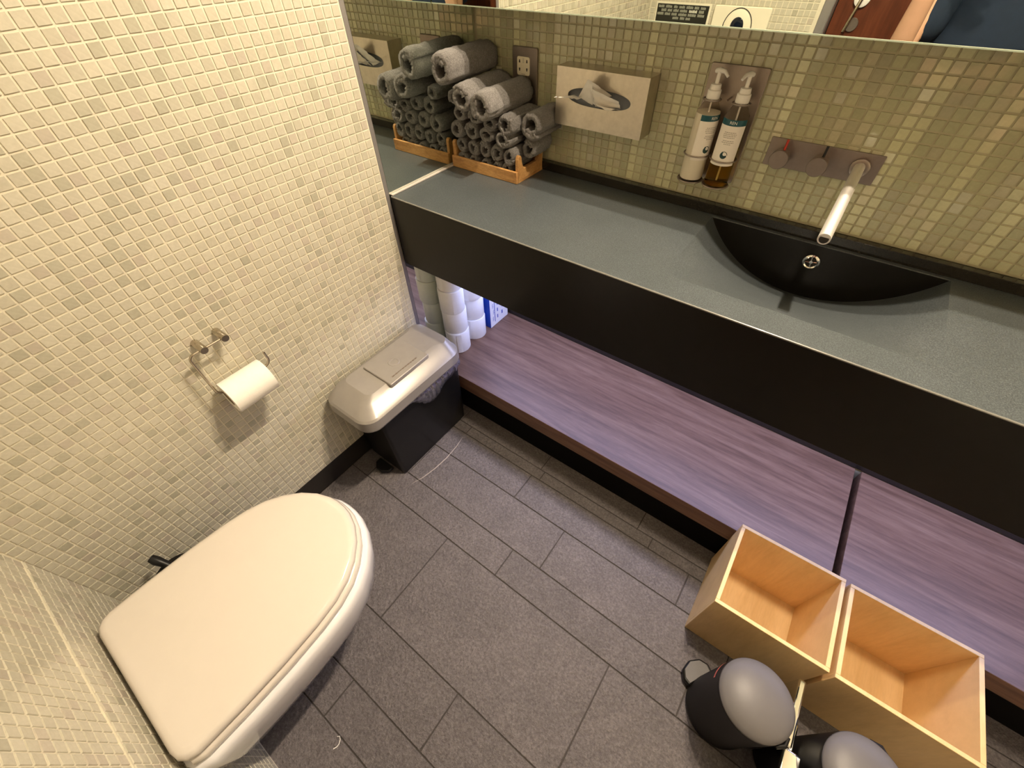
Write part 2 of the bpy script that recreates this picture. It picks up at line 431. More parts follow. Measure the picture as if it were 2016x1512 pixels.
# back wall, normal -y
wb = solo('wall_back', MB().box(-0.06, XR+0.06, GAP, 0.06, 0.0, HC), M['grout_dark'], 'olive cream mosaic wall behind the vanity with dark grout', 'wall', (1.1, 0.03, 0), kind='structure')
ncol = int((XR-0.004)/PT)
TONES = [0.88, 0.92, 0.96, 1.0, 1.04, 1.20, 1.28]
colf = []
for i in range(ncol): colf.append(rng.choice(TONES))
cen = [(0.004 + PT*(i+0.5), 0.8875 + PT*(k+0.5), i) for i in range(ncol) for k in range(18)]
mosaic(wb, 'back', M['tile_back'], cen, lambda u, v, n: (u, -n, v), 23, colf)
# wall behind the toilet, normal +y, upper panel and slightly proud lower panel
XD0, XD1, ZD = 0.735, 1.60, 2.05
wf = solo('wall_front', MB().box(-0.06, 0.70, YF-0.19, YF-GAP, 0.0, HC).box(XD1+0.035, XR+0.06, YF-0.19, YF-GAP, 0.0, HC).box(0.70, XD1+0.035, YF-0.19, YF-GAP, ZD+0.035, HC),
          M['grout_light'], 'pale mosaic wall behind the toilet', 'wall', (0.35, -1.6, 0), kind='structure')
cen = [(0.004 + PT*(i+0.5), 0.5195 + PT*(k+0.5), i) for i in range(31) for k in range(84)]
cen += [(XD1+0.05 + PT*(i+0.5), 0.5195 + PT*(k+0.5), i) for i in range(25) for k in range(84)]
mosaic(wf, 'left', M['tile_left'], cen, lambda u, v, n: (u, YF+n, v), 31)
lp = part('lower_panel', MB().box(0.0, 0.70, YF-0.004, YF+0.0025-GAP, 0.0, 0.5180), M['grout_light'], wf)
mb = MB(); V, F, T = [], [], []
r2 = random.Random(5); org = wloc(lp)
for i in range(31):
    for k in range(23):
        vs, fs = tile_geo(r2); b = len(V); u, v = 0.004+PT*(i+0.5), 0.0110+PT*(k+0.5)
        V += [Vector((u+p[0], YF+0.0025+p[2], v+p[1])) - org for p in vs]; F += [tuple(b+q for q in f) for f in fs]; T += [palette('left', r2)]*8
me = bpy.data.meshes.new('lower_mosaic_tiles'); me.from_pydata(V, [], F); me.materials.append(M['tile_left']); tone(me, T)
o = link('lower_mosaic_tiles', me, lp); tag(o, kind='stuff')
solo('wall_right', MB().box(XR, XR+0.06, -1.80, 0.06, 0.0, HC), M['cream_wall'], 'plain cream wall at the end of the vanity', 'wall', (XR+0.03, -0.8, 0), kind='structure')
solo('wall_door_side', MB().box(0.70, XD1+0.035, YF-0.21, YF-0.191, 0.0, ZD+0.035), M['black_void'], 'dark back of the doorway recess', 'wall', (1.15, YF-0.2, 0), kind='structure')
solo('baseboard_left', MB().box(-0.03, 0.0005, YF+0.008, -0.446, 0.0, 0.0945), M['black_base'], 'black baseboard along the cream mosaic wall', 'baseboard', (0, -1.0, 0), kind='structure')
# door with frame, seen in the mirror
dr = thing('door_1', 'reddish brown wooden door with round handle plate', 'door', (1.15, YF-0.06, 0)); dr['kind'] = 'structure'
part('door_leaf', MB().box(XD0+0.003, XD1-0.003, YF-0.10, YF-0.055, 0.004, ZD-0.003), M['door_wood'], dr, bev=0.002)
part('door_frame', MB().box(0.701, XD0, YF-0.12, YF+0.006, 0.0, ZD+0.034).box(XD1, XD1+0.034, YF-0.12, YF+0.006, 0.0, ZD+0.034).box(XD0, XD1, YF-0.12, YF+0.006, ZD, ZD+0.034), M['trim_grey'], dr, bev=0.002)
h = part('handle_rose', MB().lathe([(0.020, 0), (0.027, 0.002), (0.026, 0.010), (0.018, 0.014)], (0.815, YF-0.055, 1.172), 28, 'y'), M['white_plastic'], dr, True)
part('lever', MB().tube([(0.815, YF-0.05, 1.172), (0.815, YF-0.005, 1.172), (0.812, YF, 1.15), (0.80, YF+0.002, 1.08)], 0.0055, 10), M['nickel'], h, True)
part('lock_escutcheon', MB().lathe([(0.018, 0), (0.022, 0.002), (0.020, 0.006)], (0.815, YF-0.055, 1.095), 24, 'y'), M['taupe_steel'], dr, True)

# ================================================================== VANITY
SX0, SX1, SYB, SYF = 0.806, 1.316, -0.035, -0.357
vn = thing('vanity_counter', 'long dark granite vanity counter with integrated half-moon basin', 'counter', (1.1, -0.2, ZB))
mb = MB()
yf, yb, x0, x1 = -DC, -0.002, 0.004, XR-0.002
for (a, b, c, d) in ((x0, SX0, yf, yb), (SX1, x1, yf, yb), (SX0, SX1, yf, SYF), (SX0, SX1, SYB, yb)):
    mb.quad((a, c, ZC), (b, c, ZC), (b, d, ZC), (a, d, ZC))
mb.quad((x0, yf, ZB), (x1, yf, ZB), (x1, yb, ZB), (x0, yb, ZB))
mb.quad((x0, yf, ZB), (x0, yb, ZB), (x0, yb, ZC), (x0, yf, ZC)); mb.quad((x1, yf, ZB), (x1, yb, ZB), (x1, yb, ZC), (x1, yf, ZC))
mb.quad((x0, yb, ZB), (x1, yb, ZB), (x1, yb, ZC), (x0, yb, ZC)); mb.quad((x0, yf, ZB), (x1, yf, ZB), (x1, yf, ZC), (x0, yf, ZC))
NS, NT = 48, 14
def drop(x):
    hw, sg = (SX1-SX0)/2, 0.139; R = (hw*hw+sg*sg)/(2*sg); dx = x-(SX0+SX1)/2
    return max(0.0, math.sqrt(max(0, R*R-dx*dx)) - (R-sg))
bas = MB()
grid = [[(SX0+(SX1-SX0)*i/NS, SYF+(SYB-SYF)*t/NT, ZC - drop(SX0+(SX1-SX0)*i/NS)*(t/NT)) for i in range(NS+1)] for t in range(NT+1)]
bas.rings(grid, False, False, closed=False)
part('worktop', mb, M['stone'], vn)
o = part('basin_slope', bas, M['stone'], vn, True)
mb = MB()
for i in range(NS):
    xa, xb = SX0+(SX1-SX0)*i/NS, SX0+(SX1-SX0)*(i+1)/NS
    mb.quad((xa, SYB, ZC-drop(xa)), (xb, SYB, ZC-drop(xb)), (xb, SYB, ZC), (xa, SYB, ZC))
part('basin_back', mb, M['stone_shaded'], vn)
part('apron', MB().box(x0-0.001, x1, yf-0.0035, yf-0.0002, ZB-0.0006, ZC-0.0022), M['stone_shaded'], vn, bev=0.0006)
part('front_edge', MB().tube([(x0, yf-0.0008, ZC-0.0018), (x1, yf-0.0008, ZC-0.0018)], 0.0023, 12), M['edge'], vn, True)
part('basin_rim', MB().tube([(SX0, SYB, ZC-0.0008), (SX1, SYB, ZC-0.0008)], 0.0014, 8), M['stone'], vn, True)
ov = part('overflow_ring', MB().lathe([(0.0125, 0.0), (0.0125, -0.004), (0.0150, -0.006), (0.0185, -0.004), (0.0190, 0.0)], (1.0635, SYB-0.0002, 0.8185), 40, 'y', False, False), M['chrome'], vn, True)
part('overflow_hole', MB().lathe([(0.0128, -0.0008), (0.0002, -0.0008)], (1.0635, SYB, 0.8185), 32, 'y', False, True), M['slot'], ov)
mb = MB()
for a in (0.18, 0.18+PI/2): mb.tube([(1.0635-0.013*math.cos(a), SYB-0.003, 0.8185-0.013*math.sin(a)), (1.0635, SYB-0.0035, 0.8185), (1.0635+0.013*math.cos(a), SYB-0.003, 0.8185+0.013*math.sin(a))], 0.0016, 8)
mb.lathe([(0.004, 0), (0.004, -0.005), (0.001, -0.006)], (1.0635, SYB, 0.8185), 16, 'y')
part('overflow_cross', mb, M['chrome'], ov, True)
part('upstand', MB().box(0.003, x1, -0.0242, -0.0021, ZC+0.0003, 0.8862), M['stone_polished'], vn, bev=0.001)
solo('sealant_strip', MB().box(-0.0015, 0.0075, -DC+0.002, -0.025, ZC+0.0002, ZC+0.0042), M['sealant'], 'pale sealant strip where the counter meets the side mirror', 'sealant', (0.003, -0.2, ZC), bev=0.001)
# shelf boards under the counter
for k, (a, b) in enumerate(((0.004, 1.4735), (1.4910, XR-0.003))):
    solo('shelf_board', MB().box(a, b, -DC, -0.003, ZSB, ZS), M['walnut'],
         ('long walnut shelf board under the vanity holding toilet rolls', 'short walnut shelf board behind the open bamboo boxes')[k], 'shelf', ((a+b)/2, -0.2, ZSB), 'walnut shelf boards', bev=0.0015)
solo('trim_1', MB().box(0.002, XR-0.002, -0.418, -0.40, 0.0005, ZSB-0.0005), M['black_void'], 'recessed plinth, near black to stand for shade under the walnut shelf', 'plinth', (1.1, -0.41, 0), kind='structure')  # plinth set forward, its near-black colour carrying the shade below the shelf
solo('shade_panel', MB().box(0.003, XR-0.003, -0.0021, 0.0006, ZS+0.0005, ZB-0.0005), M['black_base'], 'added dark panel hiding the lit wall between counter and walnut shelf', 'panel', (1.1, -0.001, ZS), kind='structure')  # added sheet; keeps the wall under the counter dark as if shaded
# light channel under the counter and a row of single diodes at the back of the shelf
lc = thing('light_channel', 'flat blue-white light channel under the vanity counter', 'light', (1.1, -0.15, ZB-0.010))
part('housing', MB().box(0.03, XR-0.03, -0.205, -0.095, ZB-0.0105, ZB-0.0008), M['trim_grey'], lc, bev=0.001)
ld = thing('led_strip', 'thin row of tiny diodes at the back of the walnut shelf', 'light', (1.1, -0.008, 0.27))
part('channel', MB().box(0.02, XR-0.03, -0.012, -0.0022, 0.262, 0.288), M['trim_grey'], ld)
mb = MB()
for i in range(62): mb.box(0.04+0.034*i, 0.046+0.034*i, -0.0145, -0.0121, 0.268, 0.273)
part('diodes', mb, M['led_glow'], ld, kind='stuff')

# ================================================================== MIRRORS
sm = thing('side_mirror', 'tall wall mirror at the left end of the vanity', 'mirror', (-0.006, -0.216, 0.0))
part('mirror_glass', MB().box(-0.008, -0.0020, -0.4315, -0.0015, 0.001, ZMT), M['mirror'], sm)
part('backing_board', MB().box(-0.05, -0.0085, -0.4315, -0.0015, 0.001, HC-0.002), M['cab_side'], sm)
solo('trim_2', MB().box(-0.05, -0.0012, -0.4455, -0.4330, 0.0, HC), M['trim_grey'], 'grey metal edge strip between mosaic wall and side mirror', 'trim', (-0.02, -0.44, 0), kind='structure')
mc = thing('mirror_cabinet', 'wide mirror fronted wall cabinet above the vanity', 'mirror cabinet', (1.1, -0.065, ZM))
part('cabinet_body', MB().box(0.0, XR-0.001, YM+0.008, 0.0-0.0005, ZM+0.002, ZMT), M['cab_side'], mc)
mb = MB().box(0.0005, 1.75, YM, YM+0.007, ZM, ZMT)
part('mirror_door', mb, M['mirror'], mc)
part('mirror_door', MB().box(1.753, XR-0.0015, YM, YM+0.007, ZM, ZMT), M['mirror'], mc)
part('glass_edge', MB().box(0.0005, XR-0.0015, YM-0.0012, YM+0.0005, ZM-0.0012, ZM+0.0008), M['glass_edge'], mc)

# ================================================================== THINGS ON THE BACK WALL
# shaver socket
ss = thing('shaver_socket', 'nickel shaver socket plate with white two-voltage insert', 'socket', (0.180, 0, 1.014))
def rrect(cx, cz, hw, hh, r, n=6):
    p = []
    for (sx, sz, a0) in ((1, 1, 0), (-1, 1, PI/2), (-1, -1, PI), (1, -1, 1.5*PI)):
        for k in range(n+1):
            a = a0 + k/n*PI/2; p.append((cx+sx*(hw-r)+r*math.cos(a), cz+sz*(hh-r)+r*math.sin(a)))
    return p
part('face_plate', MB().prism(rrect(0.180, 1.087, 0.042, 0.074, 0.005), 'y', -0.0085, -0.0002), M['taupe_steel'], ss, bev=0.0012)
ins = part('insert', MB().prism(rrect(0.1765, 1.1175, 0.0215, 0.0215, 0.005), 'y', -0.0100, -0.0080), M['socket_insert'], ss, bev=0.0006)
for (x, z) in ((0.164, 1.128), (0.189, 1.1285), (0.164, 1.110), (0.189, 1.1105)):
    up = 1 if z > 1.119 else -1
    part('slot', MB().prism([(x-0.0024, z-0.003*up), (x+0.0024, z-0.003*up), (x+0.0013, z+0.0042*up), (x-0.0013, z+0.0042*up)], 'y', -0.0103, -0.0099), M['slot'], ins)
mb = MB()
for i in range(4): mb.box(0.1745, 0.179, -0.0103, -0.0099, 1.1255+0.003*i, 1.1266+0.003*i)
mb.box(0.170, 0.183, -0.0103, -0.0099, 1.0985, 1.0998)
part('symbol_print', mb, M['print_grey'], ins, kind='stuff')

# tissue holder
TX0, TX1, TZ0, TZ1, TY = 0.3205, 0.577, 1.0100, 1.1420, -0.060
th = thing('tissue_holder', 'brushed steel wall mounted tissue box cover with oval slot', 'tissue holder', (0.449, 0, TZ0))
N = 72; ocx, ocz, oa, ob = 0.4475, 1.0835, 0.090, 0.0205
ell, out = [], []
for j in range(N):
    a = 2*PI*j/N
    ell.append((ocx+oa*math.copysign(abs(math.cos(a))**0.8, math.cos(a)), ocz+ob*math.copysign(abs(math.sin(a))**0.9, math.sin(a))))
    dx, dz = ell[-1][0]-ocx, (ell[-1][1]-ocz)
    ca, sa = math.cos(a), math.sin(a)
    tx = ((TX1-ocx) if ca > 0 else (TX0-ocx))/ca if abs(ca) > 1e-6 else 1e9
    tz = ((TZ1-ocz) if sa > 0 else (TZ0-ocz))/sa if abs(sa) > 1e-6 else 1e9
    t = min(tx, tz); out.append((ocx+ca*t, ocz+sa*t))
for cx_, cz_ in ((TX0, TZ0), (TX1, TZ0), (TX1, TZ1), (TX0, TZ1)):      # snap nearest to corners
    k = min(range(N), key=lambda q: (out[q][0]-cx_)**2+(out[q][1]-cz_)**2); out[k] = (cx_, cz_)
mb = MB()
mb.rings([[(x, -0.0005, z) for x, z in out], [(x, TY, z) for x, z in out], [(x, TY, z) for x, z in ell], [(x, TY+0.002, z) for x, z in ell]], False, False)
part('cover', mb, M['brushed'], th, bev=0.0)
tb = thing('tissue_box', 'box of white paper tissues inside the steel holder', 'tissues', (0.449, -0.03, TZ0+0.004))
part('carton', MB().box(TX0+0.008, TX1-0.008, TY+0.014, -0.004, TZ0+0.004, TZ1-0.004), M['tissue_card'], tb)
# tissue: three folded leaves coming out of the slot
tm = MB()
def leaf(a, b, c, d, n=10, sag=0.004, seed=0):
    """bilinear patch a-b (root) to d-c (tip) with crumple"""
    A, B, C_, D = map(Vector, (a, b, c, d)); rows_ = []
    for i in range(n+1):
        t = i/n; row = []
        for j in range(n+1):
            s = j/n; p = (A*(1-s)+B*s)*(1-t) + (D*(1-s)+C_*s)*t
            q = noise.noise(Vector((p.x*70+seed, p.z*70, p.y*70)))
            row.append(p + Vector((0, sag*q*math.sin(PI*t*0.9+0.15), sag*0.5*q)))
        rows_.append(row)
    tm.rings(rows_, False, False, closed=False)
yb_ = TY + 0.010
leaf((0.384, yb_, 1.079), (0.428, yb_, 1.066), (0.446, -0.098, 1.128), (0.432, -0.097, 1.130), seed=1)
leaf((0.428, yb_, 1.068), (0.480, yb_, 1.092), (0.456, -0.094, 1.122), (0.436, -0.098, 1.129), seed=4)
leaf((0.436, yb_, 1.064), (0.508, yb_, 1.070), (0.513, -0.078, 1.090), (0.446, -0.094, 1.112), seed=9)
leaf((0.446, yb_, 1.063), (0.508, yb_, 1.068), (0.486, -0.088, 1.070), (0.448, -0.090, 1.084), seed=12)
leaf((0.370, yb_, 1.081), (0.400, yb_, 1.075), (0.396, -0.112, 1.090), (0.386, -0.176, 1.104), seed=15)
o = part('tissue', tm, M['paper'], tb, True, sharp=180)

# soap dispenser holder
sh = thing('dispenser_holder', 'nickel wall plate with wire rings holding two pump bottles', 'holder', (0.754, 0, 0.94))
part('wall_plate', MB().prism(rrect(0.7535, 1.057, 0.0625, 0.1185, 0.004), 'y', -0.0055, -0.0003), M['taupe_steel'], sh, bev=0.0008)
BOT = [(0.7225, -0.041), (0.7865, -0.041)]
for (bx, by) in BOT:
    for (zz, rr) in ((1.1165, 0.0185), (1.0035, 0.0298), (0.9435, 0.0300)):
        ring = [(bx+rr*math.cos(2*PI*j/32), by+rr*math.sin(2*PI*j/32), zz) for j in range(32)]
        part('ring', MB().tube(ring, 0.0018, 8, closed=True), M['taupe_steel'], sh, True)
    part('base_dish', MB().lathe([(0.0295, 0.0), (0.0295, 0.0012)], (bx, by, 0.9420), 32), M['taupe_steel'], sh)
for zz in (1.1165, 1.0035, 0.9435):
    part('stay', MB().tube([(0.7545, -0.041, zz), (0.7545, -0.005, zz)], 0.0018, 8), M['taupe_steel'], sh, True)

def bottle(cx, cy, face, gel, label):
    z0 = 0.9450
    b = thing('pump_bottle', label, 'bottle', (cx, cy, z0), 'pump bottles in the wall holder')
    rr = 0.0272
    prof = [(0.020, 0.0), (rr-0.001, 0.002), (rr, 0.006), (rr, 0.140), (rr-0.002, 0.150), (rr-0.007, 0.158), (0.0165, 0.164), (0.0135, 0.168), (0.0130, 0.1725)]
    part('bottle_body', MB().lathe(prof, (cx, cy, z0), 40), M['clear' if gel == 'amber' else 'frost'], b, True)
    li = [(0.0185, 0.0012), (rr-0.0022, 0.003), (rr-0.0012, 0.007), (rr-0.0012, 0.082 if gel == 'amber' else 0.146)]
    part('liquid', MB().lathe(li, (cx, cy, z0), 40), M[gel], b, True)
    def wrap(z0_, z1_, half, mat, name, off=0.0003, par=b):
        m = MB(); n = 24; ra = rr+off
        R = [[(cx+ra*math.sin(face+half*(2*k/n-1)), cy-ra*math.cos(face+half*(2*k/n-1)), z) for k in range(n+1)] for z in (z0_, z1_)]
        m.rings(R, False, False, closed=False); return part(name, m, mat, par, True)
    lb = wrap(z0+0.050, z0+0.1335, 1.15, M['label'], 'label')
    wrap(z0+0.1335, z0+0.1455, 1.15, M['teal'], 'label_band')
    def curved(m, zc, mat, name, off=0.0006):
        m.v = [Vector((cx+(rr+off)*math.sin(face+p.x/rr), cy-(rr+off)*math.cos(face+p.x/rr), zc+p.y)) for p in m.v]
        return part(name, m, mat, lb)
    curved(text_mb('REN', 0.0085), z0+0.1395, M['label'], 'brand_lettering')
    r = random.Random(3); m = MB()
    for k, (yy, wd) in enumerate(((0.036, 0.0125), (0.0325, 0.014), (0.029, 0.014), (0.0255, 0.0125), (0.019, 0.0115), (0.0155, 0.013), (0.012, 0.007))):
        x = -wd
        while x < wd:
            L = min(r.uniform(0.0022, 0.005), wd-x+0.0005)
            nn = 3
            for q in range(nn):
                m.add([(x+L*q/nn, yy, 0), (x+L*(q+1)/nn, yy, 0), (x+L*(q+1)/nn, yy+0.0013, 0), (x+L*q/nn, yy+0.0013, 0)], [(0, 1, 2, 3)])
            x += L+0.0009
    curved(m, z0+0.084, M['print_grey'], 'small_print')
    m = MB(); n = 26                                         # round wave emblem: dark crescent under a curl
    o1 = [(0.0058*math.cos(a), 0.0058*math.sin(a)) for a in [PI*0.62+PI*1.30*k/n for k in range(n+1)]]
    i1 = [(0.0014+0.0030*math.cos(a), 0.0022+0.0028*math.sin(a)) for a in [PI*0.72+PI*1.12*k/n for k in range(n+1)]]
    for k in range(n): m.add([(*o1[k], 0), (*o1[k+1], 0), (*i1[k+1], 0), (*i1[k], 0)], [(0, 1, 2, 3)])
    o2 = [(0.0064*math.cos(a), 0.0064*math.sin(a)) for a in [PI*0.02+PI*0.72*k/n for k in range(n+1)]]
    i2 = [(0.0054*math.cos(a), 0.0054*math.sin(a)) for a in [PI*0.02+PI*0.72*k/n for k in range(n+1)]]
    for k in range(n): m.add([(*o2[k], 0), (*o2[k+1], 0), (*i2[k+1], 0), (*i2[k], 0)], [(0, 1, 2, 3)])
    m.v = [p*1.3 for p in m.v]
    curved(m, z0+0.0735, M['dark_teal'], 'wave_emblem')
    part('collar', MB().lathe([(0.0132, 0.1725), (0.0145, 0.174), (0.0145, 0.189), (0.0120, 0.191), (0.0110, 0.200), (0.0050, 0.201)], (cx, cy, z0), 28), M['white_plastic'], b, True)
    part('pump_stem', MB().lathe([(0.0042, 0.200), (0.0042, 0.222)], (cx, cy, z0), 16), M['white_plastic'], b, True)
    fx, fy = math.sin(face*1.6-0.5), -math.cos(face*1.6-0.5)
    top = Vector((cx, cy, z0+0.222))
    part('pump_head', MB().tube([top-Vector((fx, fy, 0))*0.010, top+Vector((0, 0, 0.003)), top+Vector((fx, fy, 0))*0.016+Vector((0, 0, 0.003)), top+Vector((fx, fy, 0))*0.027-Vector((0, 0, 0.004))], [0.0048, 0.0054, 0.0040, 0.0028], 14), M['white_plastic'], b, True)
    part('dip_tube', MB().tube([(cx, cy, z0+0.01), (cx, cy, z0+0.17)], 0.0018, 8), M['white_plastic'], b, True)
bottle(*BOT[0], 0.95, 'lotion', 'pump bottle of white lotion with teal band label')
bottle(*BOT[1], 0.12, 'amber', 'pump bottle of amber hand wash with teal band label')

# wall tap
tp = thing('wall_tap', 'nickel wall tap with two round knobs and chrome spout', 'tap', (0.98, 0, 1.026))
part('wall_plate', MB().prism(rrect(0.9795, 1.026, 0.1115, 0.0292, 0.002), 'y', -0.0045, -0.0003), M['taupe_steel'], tp, bev=0.0006)
for (kx, kz, ky, mk) in ((0.9015, 1.021, -0.036, 'red'), (0.9800, 1.024, -0.045, 'black_mark')):
    k = part('knob', MB().lathe([(0.0165, -0.004), (0.0165, ky+0.016), (0.0192, ky+0.015), (0.0196, ky+0.001), (0.0188, ky)], (kx, 0, kz), 40, 'y'), M['taupe_steel'], tp, True)
    part('marker_pin', MB().tube([(kx+0.003, ky+0.010, kz+0.018), (kx+0.003, ky+0.010, kz+0.040)], 0.0026, 10), M[mk], k, True)
part('spout_boss', MB().lathe([(0.0185, -0.0045), (0.0185, -0.012), (0.0165, -0.0135), (0.0125, -0.0135)], (1.0555, 0, 1.027), 36, 'y'), M['taupe_steel'], tp, True)
spo = part('spout', MB().tube([(1.0545, -0.004, 1.029), (1.0545, -0.05, 1.026), (1.0544, -0.15, 1.017), (1.0542, -0.3145, 1.0026)], 0.0105, 28), M['spout'], tp, True)
part('outlet', MB().lathe([(0.0078, 0), (0.0004, 0)], (1.0542, -0.3148, 1.0026), 24, 'y', False, True), M['slot'], spo)

# ================================================================== TOWEL TRAY
TRX0, TRX1, TRY0, TRY1 = 0.006, 0.262, -0.155, -0.026
tr = thing('towel_tray', 'small oak tray with raised corner tabs holding rolled towels', 'tray', (0.134, -0.09, ZC))
part('tray_base', MB().box(TRX0, TRX1, TRY0, TRY1, ZC+0.0003, ZC+0.007), M['tray_wood'], tr)
part('front_rail', MB().box(TRX0, TRX1, TRY0-0.008, TRY0, ZC+0.0003, ZC+0.034), M['tray_wood'], tr, bev=0.0015)
part('back_rail', MB().box(TRX0+0.012, TRX1-0.012, TRY1-0.008, TRY1, ZC+0.007, ZC+0.034), M['tray_wood'], tr, bev=0.0015)
prof = [(TRY0+0.0005, ZC+0.007), (TRY0+0.0005, ZC+0.064)]
prof += [(TRY0+0.009-0.0085*math.cos(a), ZC+0.066+0.010*math.sin(a)) for a in [PI*k/8 for k in range(9)]]
prof += [(TRY0+0.021, ZC+0.050), (TRY0+0.029, ZC+0.036), (TRY1-0.029, ZC+0.036), (TRY1-0.021, ZC+0.050)]
prof += [(TRY1-0.009-0.0085*math.cos(a), ZC+0.066+0.010*math.sin(a)) for a in [PI*k/8 for k in range(9)]]
prof += [(TRY1-0.0005, ZC+0.064), (TRY1-0.0005, ZC+0.007)]
for a in (TRX0, TRX1-0.011): part('side_panel', MB().prism(prof, 'x', a, a+0.011), M['tray_wood'], tr, bev=0.0012)

def towel(cx, cz, rx, rz, yf, yb, rot, seed, label, group, tilt=0.0):
    r = random.Random(seed); mb = MB()
    turns, th_ = 1.30, 0.34
    n, ny = 58, 14
    sec = []
    for k in range(n+1):
        t = k/n; a = rot + turns*2*PI*t
        rad = 0.46 + (1.0-th_*0.5-0.46)*t**0.8
        wob = 1+0.06*math.sin(2*a+seed)+0.03*math.sin(5*a+seed*2)
        sec.append((a, rad*wob))
    rings = []
    L = yb-yf
    for i in range(ny+1):
        s = i/ny
        e = 1.0 - 0.10*max(0, 1-min(s, 1-s)*9)**2
        ring = []
        for side in (1, -1):
            seq = sec if side == 1 else list(reversed(sec))
            for a, rad in seq:
                q = (rad + side*th_*0.5)*e
                x = cx + rx*q*math.cos(a); z = cz + rz*q*math.sin(a) + tilt*(s-0.5)*L
                y = yf + L*s
                nz = noise.noise(Vector((x*190+seed, y*190, z*190)))*0.0026 + r.uniform(-0.0014, 0.0014)
                ring.append((x+nz*math.cos(a), y+nz*0.8, z+nz*math.sin(a)))
        rings.append(ring)
    N2 = len(rings[0]); mb.rings(rings, False, False)
    h_ = n+1
    for ri in (0, ny):
        bb = ri*N2
        for k in range(n): mb.f.append((bb+k, bb+k+1, bb+N2-2-k, bb+N2-1-k))
    base = (cx, (yf+yb)/2, cz-rz)
    return solo('rolled_towel', mb, M['towel'], label, 'towel', base, group, smooth=True, sharp=180)
G = 'charcoal face towels rolled up in the oak tray'
ORD = ['next to the side mirror', 'second from the side mirror', 'third from the side mirror', 'fourth from the side mirror', 'fifth from the side mirror']
LAY = ['charcoal towel roll down on the tray base', 'charcoal towel roll in the layer just above the tray rail', 'charcoal towel roll in the middle layer of the pile', 'charcoal towel roll in the layer below the plump rolls', 'plump charcoal towel roll high on the pile']
TW = [  # x, z, rx, rz, front y, back y, layer
 (0.041, 0.891, 0.0205, 0.0165, -0.150, -0.036, 0), (0.0865, 0.891, 0.0205, 0.0165, -0.150, -0.036, 0), (0.1320, 0.891, 0.0205, 0.0165, -0.150, -0.036, 0), (0.1775, 0.891, 0.0205, 0.0165, -0.150, -0.036, 0), (0.2150, 0.893, 0.0190, 0.0155, -0.150, -0.036, 0),
 (0.0430, 0.930, 0.0225, 0.024, -0.152, -0.032, 1), (0.0890, 0.930, 0.024, 0.025, -0.153, -0.032, 1), (0.1360, 0.933, 0.024, 0.026, -0.154, -0.032, 1), (0.1830, 0.931, 0.025, 0.027, -0.155, -0.032, 1), (0.2270, 0.929, 0.022, 0.027, -0.155, -0.032, 1),
 (0.0400, 0.976, 0.027, 0.029, -0.166, -0.030, 2), (0.0960, 0.977, 0.028, 0.027, -0.163, -0.030, 2), (0.1550, 0.977, 0.029, 0.022, -0.164, -0.030, 2), (0.2120, 0.975, 0.029, 0.024, -0.165, -0.030, 2),
 (0.0580, 1.022, 0.029, 0.024, -0.166, -0.030, 3), (0.1170, 1.020, 0.029, 0.024, -0.166, -0.030, 3), (0.1720, 1.010, 0.027, 0.021, -0.166, -0.030, 3), (0.2230, 1.014, 0.028, 0.032, -0.164, -0.020, 3),
 (0.1120, 1.072, 0.038, 0.036, -0.215, -0.014, 4), (0.1850, 1.062, 0.040, 0.040, -0.220, -0.014, 4)]
cnt = {}
for i, (x, z, rx, rz, y0, y1, ly) in enumerate(TW):
    q_ = cnt.get(ly, 0); cnt[ly] = q_+1
    towel(x, z, rx, rz, y0, y1, 1.3+1.7*i, 10+i, LAY[ly]+', '+ORD[q_], G)
towel(0.040, 1.056, 0.024, 0.021, -0.166, -0.030, 2.0, 61, 'flattened charcoal towel roll directly under the topmost one', G)
towel(0.058, 1.132, 0.041, 0.040, -0.226, -0.014, 0.7, 62, 'topmost charcoal towel roll on the tray pile', G)
towel(0.2730, 0.950, 0.025, 0.030, -0.122, -0.028, 0.4, 63, 'charcoal towel roll resting on the tray side facing the tissue holder', G)
towel(0.2880, 1.014, 0.036, 0.040, -0.132, -0.004, 3.6, 64, 'plump open charcoal towel roll nearest the tissue holder', G)

# ================================================================== TOILET
to = thing('toilet', 'white wall hung toilet with closed rounded lid', 'toilet', (0.378, -1.32, 0.06))
TCX = 0.376
HW = [(-1.552, 0.150), (-1.549, 0.165), (-1.540, 0.176), (-1.525, 0.181), (-1.45, 0.182), (-1.36, 0.180), (-1.28, 0.174), (-1.23, 0.166), (-1.19, 0.152), (-1.155, 0.130), (-1.125, 0.101), (-1.103, 0.067), (-1.091, 0.034), (-1.088, 0.012)]
def dline(off, yback=None, yscale=1.0):
    pts = [(TCX+w_, y) for y, w_ in HW] + [(TCX-w_, y) for y, w_ in reversed(HW)]
    n = len(pts); res = []
    for i in range(n):
        p, a, b = Vector(pts[i]), Vector(pts[i-1]), Vector(pts[(i+1) % n])
        t = (b-a).normalized(); nn = Vector((t.y, -t.x))
        q = p + nn*off
        if yback is not None and q.y < yback: q.y = yback
        res.append((q.x + 0.026*(q.y+1.55), q.y))
    return res
def stack(levels):
    mb = MB(); mb.rings([[(x, y, z) for x, y in dline(o, yb)] for o, z, yb in levels]); return mb
BK = -1.5615
part('lid', stack([(-0.002, 0.424, -1.556), (0.005, 0.427, -1.557), (0.007, 0.433, -1.557), (0.004, 0.4415, -1.556), (-0.003, 0.4455, -1.553), (-0.012, 0.4465, -1.548)]), M['seat'], to, True, sharp=60)
part('seat', stack([(0.006, 0.402, -1.55), (0.012, 0.406, -1.55), (0.013, 0.415, -1.55), (0.008, 0.4225, -1.55), (0.000, 0.4232, -1.548)]), M['seat'], to, True, sharp=60)
